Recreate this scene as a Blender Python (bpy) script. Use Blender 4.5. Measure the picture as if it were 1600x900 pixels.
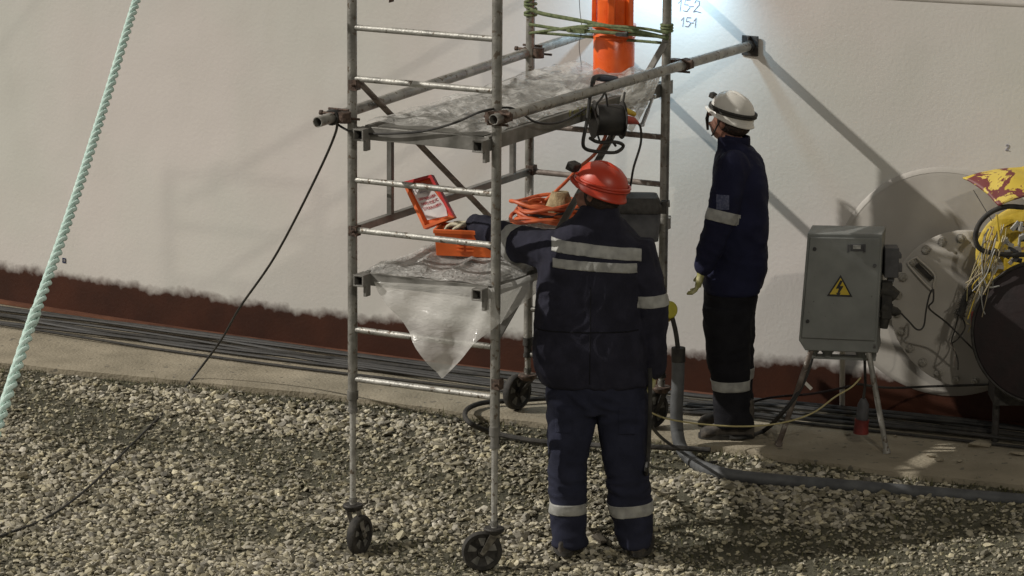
import bpy, bmesh, math, random
import numpy as np
from math import sin, cos, pi, radians, sqrt
from mathutils import Vector, Matrix, noise
random.seed(7); RNG = np.random.RandomState(11)
for o in list(bpy.data.objects): bpy.data.objects.remove(o)
scn = bpy.context.scene; COL = scn.collection

# ------------------------------------------------------------------ camera
F = 5951.2; PIT = radians(11.988); ROL = radians(.4019)
CAM = Vector((.7275, -17.0, 4.8357)); TH = radians(27.826)
cd = bpy.data.cameras.new('camera'); cam = bpy.data.objects.new('camera', cd); COL.objects.link(cam)
cd.sensor_width = 36; cd.lens = 36 * F / 1600; cd.clip_end = 2000; cd.clip_start = .1
cam.location = CAM
cam.rotation_euler = (Matrix.Rotation(pi/2 - PIT, 3, 'X') @ Matrix.Rotation(-ROL * -1, 3, 'Z')).to_euler()
scn.camera = cam

# tower frame coordinates: u along the rungs, v towards the tank, z up
ES = Vector((cos(TH), -sin(TH), 0)); EV = Vector((sin(TH), cos(TH), 0)); EZ = Vector((0, 0, 1))
def S(u, v, z): return ES * u + EV * v + EZ * z
def toS(P): P = Vector(P); return (P.dot(ES), P.dot(EV), P.z)
def ray(px, py):
    X = px - 800; Y = py - 450
    X, Y = X * cos(ROL) + Y * sin(ROL), -X * sin(ROL) + Y * cos(ROL)
    x = X / F; u = -Y / F
    return Vector((x, cos(PIT) + u * sin(PIT), -sin(PIT) + u * cos(PIT)))
def onz(px, py, z):
    d = ray(px, py); return CAM + d * ((z - CAM.z) / d.z)
def onv(px, py, v):
    d = ray(px, py); return CAM + d * ((v - CAM.dot(EV)) / d.dot(EV))
def onu(px, py, u):
    d = ray(px, py); return CAM + d * ((u - CAM.dot(ES)) / d.dot(ES))
R_T = 24.0; TC = S(-1.2, 2.42 + R_T, 0)
def onwall(px, py, off=0.0):
    d = ray(px, py); lo, hi = 10.0, 22.0
    for i in range(50):
        m = (lo + hi) / 2; P = CAM + d * m
        if (P.x - TC.x)**2 + (P.y - TC.y)**2 > (R_T + off)**2: lo = m
        else: hi = m
    return CAM + d * lo
def wall(u, z, off=0.0):
    r = R_T + off
    return S(u, 2.42 + R_T - sqrt(r * r - (u + 1.2)**2), z)
def wnormal(u): P = wall(u, 0); return Vector((P.x - TC.x, P.y - TC.y, 0)).normalized()

# ------------------------------------------------------------------ world, sun, lamps, exposure
W = bpy.data.worlds.new('World'); scn.world = W; W.use_nodes = True
nt = W.node_tree; nt.nodes.clear()
LD = (ES * 1.68 + EV * 1.0 + EZ * -1.33).normalized()
sky = nt.nodes.new('ShaderNodeTexSky'); sky.sky_type = 'NISHITA'; sky.sun_disc = False
sky.sun_elevation = math.asin(-LD.z); sky.sun_rotation = math.atan2(-LD.x, -LD.y)
hs = nt.nodes.new('ShaderNodeHueSaturation'); hs.inputs['Saturation'].default_value = .12
mx = nt.nodes.new('ShaderNodeMix'); mx.data_type = 'RGBA'; mx.blend_type = 'MULTIPLY'
mx.inputs[0].default_value = 1; mx.inputs[7].default_value = (1, .93, .82, 1)
bg = nt.nodes.new('ShaderNodeBackground'); bg.inputs[1].default_value = .035
wo = nt.nodes.new('ShaderNodeOutputWorld')
nt.links.new(sky.outputs[0], hs.inputs['Color']); nt.links.new(hs.outputs[0], mx.inputs[6])
nt.links.new(mx.outputs[2], bg.inputs[0]); nt.links.new(bg.outputs[0], wo.inputs[0])
def lamp(name, kind, energy, color, loc=(0, 0, 0), direction=None, **kw):
    l = bpy.data.lights.new(name, kind); l.energy = energy; l.color = color
    o = bpy.data.objects.new(name, l); COL.objects.link(o); o.location = loc
    if direction is not None: o.rotation_euler = Vector(direction).to_track_quat('-Z', 'Y').to_euler()
    for k, v in kw.items(): setattr(l, k, v)
    return o
lamp('sun', 'SUN', 2.9, (1, .95, .87), S(-6, -3, 7), LD, angle=radians(.6))
# second yard floodlight, far right behind the camera, weaker and softer
fl_pos = S(9.5, -9, 8.2)
lamp('yard_floodlight', 'SPOT', 1250, (1, .93, .80), fl_pos, S(-1, 2, .8) - fl_pos, spot_size=radians(60), shadow_soft_size=.12)
# cold LED work lamp hanging on the top of the tower, between tower and tank
led_pos = S(.47, 2.14, 2.64)
lamp('led_lamp', 'SPOT', 38, (.50, .77, 1.0), led_pos, S(.33, 2.48, 2.25) - led_pos, spot_size=radians(128), spot_blend=.9, shadow_soft_size=.04)
scn.view_settings.view_transform = 'Standard'; scn.view_settings.look = 'None'
scn.view_settings.exposure = 0.0; scn.view_settings.gamma = 1
scn.render.engine = 'CYCLES'

# ------------------------------------------------------------------ helpers: materials
MATS = {}
def mat(name, c1, c2=None, rough=.6, metal=0, scale=20, bump=0, bscale=None, contrast=(.35, .65), spec=.5, stretch=None, speck=None, speck_amt=.62, speck_scale=60):
    if name in MATS: return MATS[name]
    m = bpy.data.materials.new(name); m.use_nodes = True; N = m.node_tree.nodes; L = m.node_tree.links
    b = N['Principled BSDF']; b.inputs['Roughness'].default_value = rough; b.inputs['Metallic'].default_value = metal
    b.inputs['Specular IOR Level'].default_value = spec
    tc = N.new('ShaderNodeTexCoord'); mp = N.new('ShaderNodeMapping'); L.new(tc.outputs['Object'], mp.inputs[0])
    if stretch: mp.inputs['Scale'].default_value = stretch
    n = N.new('ShaderNodeTexNoise'); n.inputs['Scale'].default_value = scale; n.inputs['Detail'].default_value = 6
    L.new(mp.outputs[0], n.inputs['Vector'])
    r = N.new('ShaderNodeValToRGB'); r.color_ramp.elements[0].position = contrast[0]; r.color_ramp.elements[1].position = contrast[1]
    r.color_ramp.elements[0].color = (*c1, 1); r.color_ramp.elements[1].color = (*(c2 or [x * 1.25 for x in c1]), 1)
    L.new(n.outputs[0], r.inputs[0]); out = r.outputs[0]
    if speck:
        n3 = N.new('ShaderNodeTexNoise'); n3.inputs['Scale'].default_value = speck_scale; n3.inputs['Detail'].default_value = 4
        L.new(mp.outputs[0], n3.inputs['Vector'])
        r3 = N.new('ShaderNodeValToRGB'); r3.color_ramp.elements[0].position = speck_amt; r3.color_ramp.elements[1].position = speck_amt + .04
        L.new(n3.outputs[0], r3.inputs[0])
        mm = N.new('ShaderNodeMix'); mm.data_type = 'RGBA'; L.new(r3.outputs[0], mm.inputs[0]); L.new(out, mm.inputs[6])
        mm.inputs[7].default_value = (*speck, 1); out = mm.outputs[2]
    L.new(out, b.inputs['Base Color'])
    rr = N.new('ShaderNodeMapRange'); rr.inputs[3].default_value = max(.05, rough - .12); rr.inputs[4].default_value = min(1, rough + .15)
    L.new(n.outputs[0], rr.inputs[0]); L.new(rr.outputs[0], b.inputs['Roughness'])
    if bump:
        n2 = N.new('ShaderNodeTexNoise'); n2.inputs['Scale'].default_value = bscale or scale * 3; n2.inputs['Detail'].default_value = 5
        L.new(mp.outputs[0], n2.inputs['Vector'])
        bu = N.new('ShaderNodeBump'); bu.inputs['Strength'].default_value = bump; bu.inputs['Distance'].default_value = .01
        L.new(n2.outputs[0], bu.inputs['Height']); L.new(bu.outputs[0], b.inputs['Normal'])
    MATS[name] = m; return m
def galv(name, c, k=1):
    return mat(name, [x * .55 * k for x in c], [x * 1.1 * k for x in c], rough=.48, metal=.55, scale=14, bump=.25, bscale=90, contrast=(.3, .7), speck=(.16, .13, .10), speck_amt=.60, speck_scale=42)
m_post = galv('galvanised_post', (.34, .33, .30))
m_rung = galv('galvanised_rung', (.55, .54, .50))
m_tube = galv('clamp_tube_steel', (.42, .41, .38))
m_brace = mat('grey_brown_brace', (.13, .10, .085), (.30, .26, .23), rough=.6, metal=.4, scale=18, bump=.2, speck=(.42, .40, .37), speck_amt=.63, speck_scale=35)
m_beam = mat('platform_beam', (.15, .145, .13), (.30, .29, .27), rough=.55, metal=.5, scale=9, bump=.2)
m_clamp = mat('rusty_clamp', (.05, .035, .028), (.16, .11, .085), rough=.7, metal=.4, scale=60, bump=.4)
m_dark = mat('dark_steel', (.03, .028, .026), (.07, .065, .06), rough=.6, metal=.4, scale=40, bump=.2)
m_rubber = mat('black_rubber', (.018, .017, .016), (.05, .046, .04), rough=.75, scale=30, bump=.2)
m_cable = mat('black_cable', (.014, .014, .014), (.045, .042, .038), rough=.55, scale=12, bump=.1)
m_wheelgrey = mat('wheel_hub_grey', (.10, .10, .09), (.25, .24, .22), rough=.6, scale=40)
m_forkm = mat('castor_fork_zinc', (.14, .13, .115), (.30, .28, .25), rough=.5, metal=.5, scale=40, bump=.2)
m_orange = mat('orange_plastic', (.62, .115, .022), (.80, .16, .03), rough=.45, scale=8, bump=.05)
m_red = mat('red_plastic', (.50, .020, .022), (.66, .035, .03), rough=.4, scale=8)
m_orange_paint = mat('orange_paint', (.75, .10, .015), (.92, .15, .02), rough=.28, scale=9, bump=.08, bscale=60, spec=.6)
m_hose = mat('orange_hose', (.42, .075, .025), (.70, .16, .05), rough=.5, scale=14)
m_paper = mat('paper', (.60, .58, .58), (.74, .71, .70), rough=.8, scale=12)
m_ink = mat('red_ink', (.55, .04, .06), (.6, .06, .08), rough=.8)
m_pencil = mat('pencil_mark', (.22, .22, .30), (.34, .34, .42), rough=.8)
m_blackink = mat('black_ink', (.02, .02, .02), (.04, .04, .04), rough=.7)
m_navy = mat('navy_coverall', (.016, .016, .027), (.028, .028, .045), rough=.85, scale=14, bump=.35, bscale=260, spec=.25)
m_navy2 = mat('deep_navy_jacket', (.009, .010, .030), (.016, .018, .048), rough=.85, scale=9, bump=.35, bscale=260, spec=.25)
m_blue = mat('blue_work_trousers', (.015, .017, .033), (.028, .031, .056), rough=.85, scale=10, bump=.35, bscale=260, spec=.25)
m_black = mat('black_trousers', (.008, .008, .011), (.016, .016, .020), rough=.9, scale=9, bump=.35, bscale=240, spec=.2)
m_refl = mat('grey_reflective_tape', (.27, .27, .26), (.40, .40, .38), rough=.5, scale=25, bump=.15, bscale=120)
m_boot = mat('dusty_boot', (.025, .022, .02), (.10, .085, .07), rough=.8, scale=20, bump=.3)
m_skin = mat('skin', (.22, .10, .07), (.31, .15, .10), rough=.55, scale=20)
m_hair = mat('dark_hair', (.02, .012, .01), (.05, .03, .022), rough=.7, scale=80, bump=.5)
m_helm_o = mat('orange_helmet', (.46, .036, .013), (.58, .055, .018), rough=.38, scale=6, spec=.6)
m_helm_w = mat('white_helmet', (.62, .60, .55), (.74, .72, .67), rough=.3, scale=6, spec=.6)
m_glove = mat('yellow_green_glove', (.30, .29, .10), (.52, .49, .28), rough=.8, scale=30, bump=.3, contrast=(.4, .6))
m_glove_w = mat('cream_glove', (.55, .50, .34), (.72, .67, .52), rough=.8, scale=30, bump=.3)
m_box = mat('grey_cabinet_paint', (.17, .178, .172), (.225, .235, .225), rough=.5, scale=7, bump=.1, speck=(.07, .065, .06), speck_amt=.70, speck_scale=24)
m_cabdark = mat('dark_grey_plastic', (.05, .05, .055), (.09, .09, .095), rough=.6, scale=20)
m_yellow = mat('sign_yellow', (.55, .40, .03), (.62, .46, .05), rough=.5)
m_pipe = mat('grey_plastic_pipe', (.065, .068, .072), (.115, .12, .125), rough=.6, scale=12, bump=.2)
m_rope = mat('mint_rope', (.42, .60, .54), (.62, .78, .72), rough=.8, scale=50, bump=.3, contrast=(.3, .6))
m_strap = mat('olive_strap', (.09, .12, .05), (.19, .22, .11), rough=.8, scale=60, bump=.3)
m_wire = mat('pale_yellow_wire', (.42, .36, .16), (.55, .48, .25), rough=.6)
m_tan = mat('tan_wire', (.26, .21, .13), (.42, .36, .24), rough=.6, scale=30)
m_scrap = mat('grey_white_terminal', (.25, .25, .24), (.50, .50, .48), rough=.5, scale=25, metal=.1)
m_yellowp = mat('worn_yellow_paint', (.60, .42, .03), (.72, .54, .08), rough=.55, scale=14, bump=.3, speck=(.22, .12, .08), speck_amt=.62, speck_scale=30)
m_maroon = mat('dark_maroon_cover', (.010, .006, .007), (.022, .012, .013), rough=.75, scale=10, bump=.3)
m_tank_grey = mat('tank_grey_paint', (.40, .375, .34), (.47, .445, .405), rough=.6, scale=5, bump=.15)
m_bolt = mat('bolt_steel', (.30, .28, .25), (.48, .46, .42), rough=.4, metal=.5, scale=60)
m_green = mat('olive_grass', (.06, .062, .022), (.15, .145, .06), rough=.8, scale=8)
m_white = mat('white_paint', (.65, .63, .58), (.75, .73, .68), rough=.5)
m_chrome = mat('chrome_tool', (.45, .46, .48), (.75, .76, .78), rough=.22, metal=.9, scale=30)
m_brownwood = mat('tan_sponge', (.30, .22, .12), (.48, .38, .22), rough=.9, scale=40, bump=.6)

def film(name, white, alpha_lo, alpha_hi, bs=.8, ns=9):
    m = bpy.data.materials.new(name); m.use_nodes = True; N = m.node_tree.nodes; L = m.node_tree.links
    b = N['Principled BSDF']; b.inputs['Base Color'].default_value = (white, white * .985, white * .95, 1); b.inputs['Roughness'].default_value = .16
    b.inputs['Specular IOR Level'].default_value = .8
    tr = N.new('ShaderNodeBsdfTranslucent'); tr.inputs[0].default_value = (white, white, white * .95, 1)
    m1 = N.new('ShaderNodeMixShader'); m1.inputs[0].default_value = .35; L.new(b.outputs[0], m1.inputs[1]); L.new(tr.outputs[0], m1.inputs[2])
    tp = N.new('ShaderNodeBsdfTransparent'); m2 = N.new('ShaderNodeMixShader')
    tc = N.new('ShaderNodeTexCoord'); mp = N.new('ShaderNodeMapping'); mp.inputs['Scale'].default_value = (1, 1, 2.5); L.new(tc.outputs['Object'], mp.inputs[0])
    n = N.new('ShaderNodeTexNoise'); n.inputs['Scale'].default_value = ns; n.inputs['Detail'].default_value = 7; n.inputs['Distortion'].default_value = 1.2; L.new(mp.outputs[0], n.inputs['Vector'])
    mr = N.new('ShaderNodeMapRange'); mr.inputs[1].default_value = .38; mr.inputs[2].default_value = .62; mr.inputs[3].default_value = alpha_lo; mr.inputs[4].default_value = alpha_hi
    L.new(n.outputs[0], mr.inputs[0]); L.new(mr.outputs[0], m2.inputs[0]); L.new(tp.outputs[0], m2.inputs[1]); L.new(m1.outputs[0], m2.inputs[2])
    L.new(m2.outputs[0], N['Material Output'].inputs[0])
    w = N.new('ShaderNodeTexNoise'); w.inputs['Scale'].default_value = 16; w.inputs['Detail'].default_value = 4; w.inputs['Distortion'].default_value = 2.5; L.new(mp.outputs[0], w.inputs['Vector'])
    bu = N.new('ShaderNodeBump'); bu.inputs['Strength'].default_value = bs; bu.inputs['Distance'].default_value = .03; L.new(w.outputs[0], bu.inputs['Height']); L.new(bu.outputs[0], b.inputs['Normal'])
    return m
m_film = film('clear_plastic_film', .88, .34, .82)
m_film_thin = film('thin_plastic_film', .88, .58, .76, .22, 4)

# ------------------------------------------------------------------ helpers: geometry
class MB:
    def __init__(s): s.v = []; s.f = []; s.sm = []
    def add(s, vs, fs, smooth=True):
        b = len(s.v); s.v += [tuple(p) for p in vs]; s.f += [tuple(i + b for i in f) for f in fs]; s.sm += [smooth] * len(fs)
    def box(s, c, ax, ay, az):
        c = Vector(c); ax = Vector(ax); ay = Vector(ay); az = Vector(az)
        vs = [c + ax * i + ay * j + az * k for k in (-1, 1) for j in (-1, 1) for i in (-1, 1)]
        s.add(vs, [(0, 2, 3, 1), (4, 5, 7, 6), (0, 1, 5, 4), (2, 6, 7, 3), (0, 4, 6, 2), (1, 3, 7, 5)], False); return s
    def bar(s, a, b, w, h, up=EZ):
        a = Vector(a); b = Vector(b); d = (b - a); up = Vector(up)
        sd = d.cross(up).normalized(); u2 = sd.cross(d).normalized()
        return s.box((a + b) / 2, d / 2, sd * w / 2, u2 * h / 2)
    def tube(s, pts, r, n=10, cap=True, closed=False):
        pts = [Vector(p) for p in pts]; m = len(pts); rs = r if isinstance(r, (list, tuple)) else [r] * m
        vs = []; prev = None
        for i, p in enumerate(pts):
            if closed: t = pts[(i + 1) % m] - pts[i - 1]
            else: t = pts[min(i + 1, m - 1)] - pts[max(i - 1, 0)]
            t.normalize()
            if prev is None:
                a = t.cross(Vector((0, 0, 1)) if abs(t.z) < .9 else Vector((1, 0, 0))).normalized()
            else: a = (prev - t * prev.dot(t)).normalized()
            prev = a; b = t.cross(a)
            vs += [p + (a * cos(2 * pi * k / n) + b * sin(2 * pi * k / n)) * rs[i] for k in range(n)]
        fs = []
        for i in range(m if closed else m - 1):
            j = (i + 1) % m
            for k in range(n): fs.append((i * n + k, i * n + (k + 1) % n, j * n + (k + 1) % n, j * n + k))
        s.add(vs, fs)
        if cap and not closed:
            s.add(vs[:n], [tuple(range(n))[::-1]], False); s.add(vs[-n:], [tuple(range(n))], False)
        return s
    def lathe(s, c, axis, prof, n=28, sx=1.0, side=None):
        c = Vector(c); ax = Vector(axis).normalized()
        a = Vector(side).normalized() if side else ax.cross(Vector((0, 0, 1)) if abs(ax.z) < .9 else Vector((1, 0, 0))).normalized()
        b = ax.cross(a); vs = []; m = len(prof)
        for r, h in prof:
            vs += [c + ax * h + (a * cos(2 * pi * k / n) * sx + b * sin(2 * pi * k / n)) * r for k in range(n)]
        fs = [(i * n + k, i * n + (k + 1) % n, (i + 1) * n + (k + 1) % n, (i + 1) * n + k) for i in range(m - 1) for k in range(n)]
        s.add(vs, fs); return s
    def loft(s, rings, n=24, cap=True):
        # ring: (center, ax, ay, exponent)
        vs = []
        for c, ax, ay, e in rings:
            c = Vector(c); ax = Vector(ax); ay = Vector(ay)
            for k in range(n):
                t = 2 * pi * k / n; x = cos(t); y = sin(t)
                x = abs(x)**(2 / e) * (1 if x >= 0 else -1); y = abs(y)**(2 / e) * (1 if y >= 0 else -1)
                vs.append(c + ax * x + ay * y)
        m = len(rings)
        fs = [(i * n + k, i * n + (k + 1) % n, (i + 1) * n + (k + 1) % n, (i + 1) * n + k) for i in range(m - 1) for k in range(n)]
        if cap: fs += [tuple(range(n))[::-1], tuple((m - 1) * n + k for k in range(n))]
        s.add(vs, fs); return s
    def prism(s, poly, d):
        d = Vector(d); n = len(poly); vs = [Vector(p) for p in poly] + [Vector(p) + d for p in poly]
        s.add(vs, [tuple(range(n))[::-1], tuple(range(n, 2 * n))] + [(k, (k + 1) % n, n + (k + 1) % n, n + k) for k in range(n)], False); return s
    def grid(s, fn, nu, nv, smooth=True):
        vs = [fn(i / nu, j / nv) for j in range(nv + 1) for i in range(nu + 1)]
        s.add(vs, [(j * (nu + 1) + i, j * (nu + 1) + i + 1, (j + 1) * (nu + 1) + i + 1, (j + 1) * (nu + 1) + i) for j in range(nv) for i in range(nu)], smooth); return s
    def mesh(s, name, off=(0, 0, 0)):
        me = bpy.data.meshes.new(name); o = Vector(off)
        me.from_pydata([Vector(p) - o for p in s.v], [], s.f); me.polygons.foreach_set('use_smooth', s.sm); me.update()
        bm = bmesh.new(); bm.from_mesh(me); bmesh.ops.remove_doubles(bm, verts=bm.verts, dist=1e-6) if False else None
        bmesh.ops.recalc_face_normals(bm, faces=bm.faces); bm.to_mesh(me); bm.free()
        me.set_sharp_from_angle(angle=radians(38)) if not name.startswith('mooring') else None
        return me
def wloc(p):
    v = Vector((0, 0, 0))
    while p: v += p.location; p = p.parent
    return v
def tag(o, label, cat, group=None, kind=None):
    if label: o['label'] = label
    if cat: o['category'] = cat
    if group: o['group'] = group
    if kind: o['kind'] = kind
    return o
def obj(name, mb, m, parent=None, origin=None, bevel=0, solid=0):
    o = bpy.data.objects.new(name, None if mb is None else mb.mesh(name, origin if origin is not None else wloc(parent))) if not isinstance(mb, bpy.types.Mesh) else bpy.data.objects.new(name, mb)
    COL.objects.link(o)
    if o.data is not None and m is not None: o.data.materials.append(m)
    if parent: o.parent = parent
    if origin is not None: o.location = Vector(origin) - wloc(parent)
    if bevel:
        b = o.modifiers.new('bevel', 'BEVEL'); b.width = bevel; b.segments = 2; b.limit_method = 'ANGLE'
    if solid:
        b = o.modifiers.new('solid', 'SOLIDIFY'); b.thickness = solid
    return o
def thing(name, label, cat, loc, group=None):
    o = bpy.data.objects.new(name, None); COL.objects.link(o); o.location = loc; o.empty_display_size = .1
    return tag(o, label, cat, group)
def single(name, mb, m, label, cat, group=None, origin=None, **kw):
    o = obj(name, mb, m, None, origin if origin is not None else min((Vector(v) for v in mb.v), key=lambda p: p.z), **kw)
    return tag(o, label, cat, group)
def spline(pts, n=8):
    pts = [Vector(p) for p in pts]; out = []
    P = [pts[0] * 2 - pts[1]] + pts + [pts[-1] * 2 - pts[-2]]
    for i in range(1, len(P) - 2):
        for k in range(n):
            t = k / n
            out.append(.5 * ((2 * P[i]) + (P[i+1] - P[i-1]) * t + (2 * P[i-1] - 5 * P[i] + 4 * P[i+1] - P[i+2]) * t * t + (-P[i-1] + 3 * P[i] - 3 * P[i+1] + P[i+2]) * t**3))
    out.append(pts[-1]); return out

# ------------------------------------------------------------------ ground
def vedge(u): return float(np.interp(u, [-8, -2.94, -.95, .69, 1.4, 1.94, 2.65, 8], [1.1, 1.33, 1.59, 1.56, 1.58, 1.55, 1.62, 1.8])) + .025 * noise.noise(Vector((u * 3, 0, 0)))
def gz(u, v):
    ve = vedge(u); d = ve - v
    if d <= 0: return .235
    z = .237 - .158 * d if v > 0 else .237 - .158 * ve + .03 * v
    z -= min(.03, d * .25) * .6
    z += .075 * math.exp(-((u - 1.28) / .22)**2 - ((v - 1.12) / .22)**2)
    if u > 1.0: z -= .07 * min(1, (u - 1.0) / .6) * math.exp(-((v - .55) / .30)**2)
    z += .035 * math.exp(-((v + .12) / .12)**2) * (1 if u > 1.6 else max(0, (u - 1) / .6))
    z += .018 * noise.noise(Vector((u * 1.6, v * 1.6, 3))) + .010 * noise.noise(Vector((u * 5, v * 5, 9)))
    return z
def gp(u, v, dz=0): return S(u, v, gz(u, v) + dz)
us = np.concatenate([np.linspace(-200, -8, 12), np.arange(-7, 6, .06), np.linspace(7, 200, 12)])
vs_ = np.concatenate([np.linspace(-200, -4, 12), np.arange(-3, 2.0, .05), [2.4, 5, 60, 200]])
g = MB(); NU = len(us)
g.add([S(u, v, gz(u, v) if -8 < u < 7 else .05) for v in vs_ for u in us], [(j * NU + i, j * NU + i + 1, (j + 1) * NU + i + 1, (j + 1) * NU + i) for j in range(len(vs_) - 1) for i in range(NU - 1)])
m_soil = mat('gravel_dirt', (.045, .042, .026), (.10, .095, .066), rough=.95, scale=7, bump=1, bscale=60)
tag(obj('ground', g, m_soil), None, None, kind='structure')
# concrete apron round the tank
def apron_mat():
    m = mat('apron_concrete', (.22, .192, .138), (.36, .315, .235), rough=.9, scale=3.6, bump=.7, bscale=60, contrast=(.3, .7), speck=(.15, .135, .105), speck_amt=.64, speck_scale=19)
    return m
ap = MB(); uu = np.arange(-9, 7.01, .05)
rows = [lambda u: (vedge(u) + .012 * noise.noise(Vector((u * 11, 2, 2))), .19), lambda u: (vedge(u) + .012 * noise.noise(Vector((u * 11, 2, 2))), .262), lambda u: (vedge(u) + .04, .27)]
rows += [(lambda u, k=k: (vedge(u) + .04 + (2.9 - vedge(u)) * k / 12, .27)) for k in range(1, 13)]
vv = []
for r_ in rows:
    for u in uu:
        v, z = r_(u); vv.append(S(u, v, z + (.004 * noise.noise(Vector((u * 2, v * 2, 1))) if z == .27 else 0)))
n_ = len(uu)
ap.add(vv, [(j * n_ + i, j * n_ + i + 1, (j + 1) * n_ + i + 1, (j + 1) * n_ + i) for j in range(len(rows) - 1) for i in range(n_ - 1)])
tag(obj('concrete_path', ap, apron_mat()), None, None, kind='structure')

# loose stones: crushed rock, nobody could count it
def dirt_and_shade(u, v):  # 0..1 how bare and grassy; right-hand dirt patch also paints in shade
    g_ = 1.2 * math.exp(-((v - .72) / .45)**2) * max(0, min(1, (u - 1.15) / .4)); return max(0, min(1, (noise.noise(Vector((u * .9, v * 1.7, 5))) + .05) * 3 + g_))
def build_stones():
    shapes = []
    for k in range(20):
        bm = bmesh.new()
        for i in range(13):
            p = Vector(RNG.normal(size=3)).normalized(); bm.verts.new((p.x * 1.0, p.y * .78, p.z * .46))
        r = bmesh.ops.convex_hull(bm, input=bm.verts); bmesh.ops.triangulate(bm, faces=bm.faces)
        for v in [v for v in bm.verts if not v.link_faces]: bm.verts.remove(v)
        bm.verts.index_update()
        shapes.append((np.array([v.co[:] for v in bm.verts]), np.array([[v.index for v in f.verts] for f in bm.faces]))); bm.free()
    V = []; Fc = []; C = []; nb = 0
    def put(u, v, z, s, col):
        nonlocal nb
        sv, sf = shapes[RNG.randint(len(shapes))]
        q = Matrix.Rotation(RNG.uniform(0, 6.28), 3, 'Z') @ Matrix.Rotation(RNG.normal() * .35, 3, 'X') @ Matrix.Rotation(RNG.normal() * .35, 3, 'Y')
        P = (sv * s * RNG.uniform(.8, 1.2, 3)) @ np.array(q).T + np.array(S(u, v, z))
        V.append(P); Fc.append(sf + nb); nb += len(P); C.append(np.tile([*col, 1], (len(P), 1)))
    def colour():
        t = RNG.rand(); b = .15 + .44 * RNG.rand()**1.3
        if t < .03: b = .60 + .12 * RNG.rand()
        w = RNG.uniform(.0, 1)
        return (b * (1.03 + .05 * w), b * (.965 + .01 * w), b * (.82 - .15 * w))
    N = 112000; a = RNG.uniform(0, 1, (N, 2))
    for i in range(N):
        u = -5.5 + a[i, 0] * 10.1; v = -1.5 + a[i, 1] * 3.3; ve = vedge(u)
        if v > ve - .012: continue
        pd = dirt_and_shade(u, v)
        if RNG.rand() < pd * .35: continue
        s = .0134 * math.exp(min(1.5, RNG.normal()) * .38) * (1 - .3 * pd)
        if u < -2 : s *= .92
        if RNG.rand() < .010: s *= 1.6
        if v > ve - .06: s *= .7
        cc_ = colour(); k_g = min(.26, pd * .32); cc_ = tuple(x * (1 - k_g) + y * k_g for x, y in zip(cc_, (.13, .12, .06))); put(u, v, gz(u, v) + s * RNG.uniform(-.05, .55), s * 1.15, cc_)
    for px, py, s in [(800, 668, .02), (612, 812, .012), (822, 815, .035), (835, 800, .02), (597, 690, .03), (1205, 735, .03), (940, 850, .05), (520, 802, .022), (425, 635, .02), (380, 655, .02), (800, 815, .02)]:
        for it in range(3):
            P = onz(px, py, .05 if it == 0 else z); u, v, _ = toS(P); z = gz(u, v)
        put(u, v, z + s * .5, s, (.32, .30, .25) if px != 940 else (.08, .07, .055))
    V = np.concatenate(V); Fc = np.concatenate(Fc); C = np.concatenate(C)
    me = bpy.data.meshes.new('gravel'); me.vertices.add(len(V)); me.vertices.foreach_set('co', V.ravel())
    me.loops.add(Fc.size); me.loops.foreach_set('vertex_index', Fc.ravel().astype(np.int32))
    me.polygons.add(len(Fc)); me.polygons.foreach_set('loop_start', np.arange(0, Fc.size, 3, dtype=np.int32)); me.polygons.foreach_set('loop_total', np.full(len(Fc), 3, dtype=np.int32))
    me.polygons.foreach_set('use_smooth', [False] * len(me.polygons)); me.update(calc_edges=True)
    ca = me.color_attributes.new('stone_colour', 'FLOAT_COLOR', 'POINT'); ca.data.foreach_set('color', C.ravel())
    m = bpy.data.materials.new('stone'); m.use_nodes = True; Nn = m.node_tree.nodes; L = m.node_tree.links; b = Nn['Principled BSDF']
    b.inputs['Roughness'].default_value = .85; b.inputs['Specular IOR Level'].default_value = .3
    at = Nn.new('ShaderNodeAttribute'); at.attribute_name = 'stone_colour'
    tc = Nn.new('ShaderNodeTexCoord'); nz = Nn.new('ShaderNodeTexNoise'); nz.inputs['Scale'].default_value = 70; nz.inputs['Detail'].default_value = 5; L.new(tc.outputs['Object'], nz.inputs[0])
    mr = Nn.new('ShaderNodeMapRange'); mr.inputs[3].default_value = .65; mr.inputs[4].default_value = 1.3; L.new(nz.outputs[0], mr.inputs[0])
    mm = Nn.new('ShaderNodeMix'); mm.data_type = 'RGBA'; mm.blend_type = 'MULTIPLY'; mm.inputs[0].default_value = 1; L.new(at.outputs[0], mm.inputs[6]); L.new(mr.outputs[0], mm.inputs[7]); L.new(mm.outputs[2], b.inputs[0])
    bu = Nn.new('ShaderNodeBump'); bu.inputs['Strength'].default_value = .4; bu.inputs['Distance'].default_value = .004; L.new(nz.outputs[0], bu.inputs['Height']); L.new(bu.outputs[0], b.inputs['Normal'])
    o = bpy.data.objects.new('gravel', me); COL.objects.link(o); me.materials.append(m)
    tag(o, 'loose crushed grey stones covering the slope below the concrete path', 'gravel', kind='stuff')
build_stones()
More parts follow.
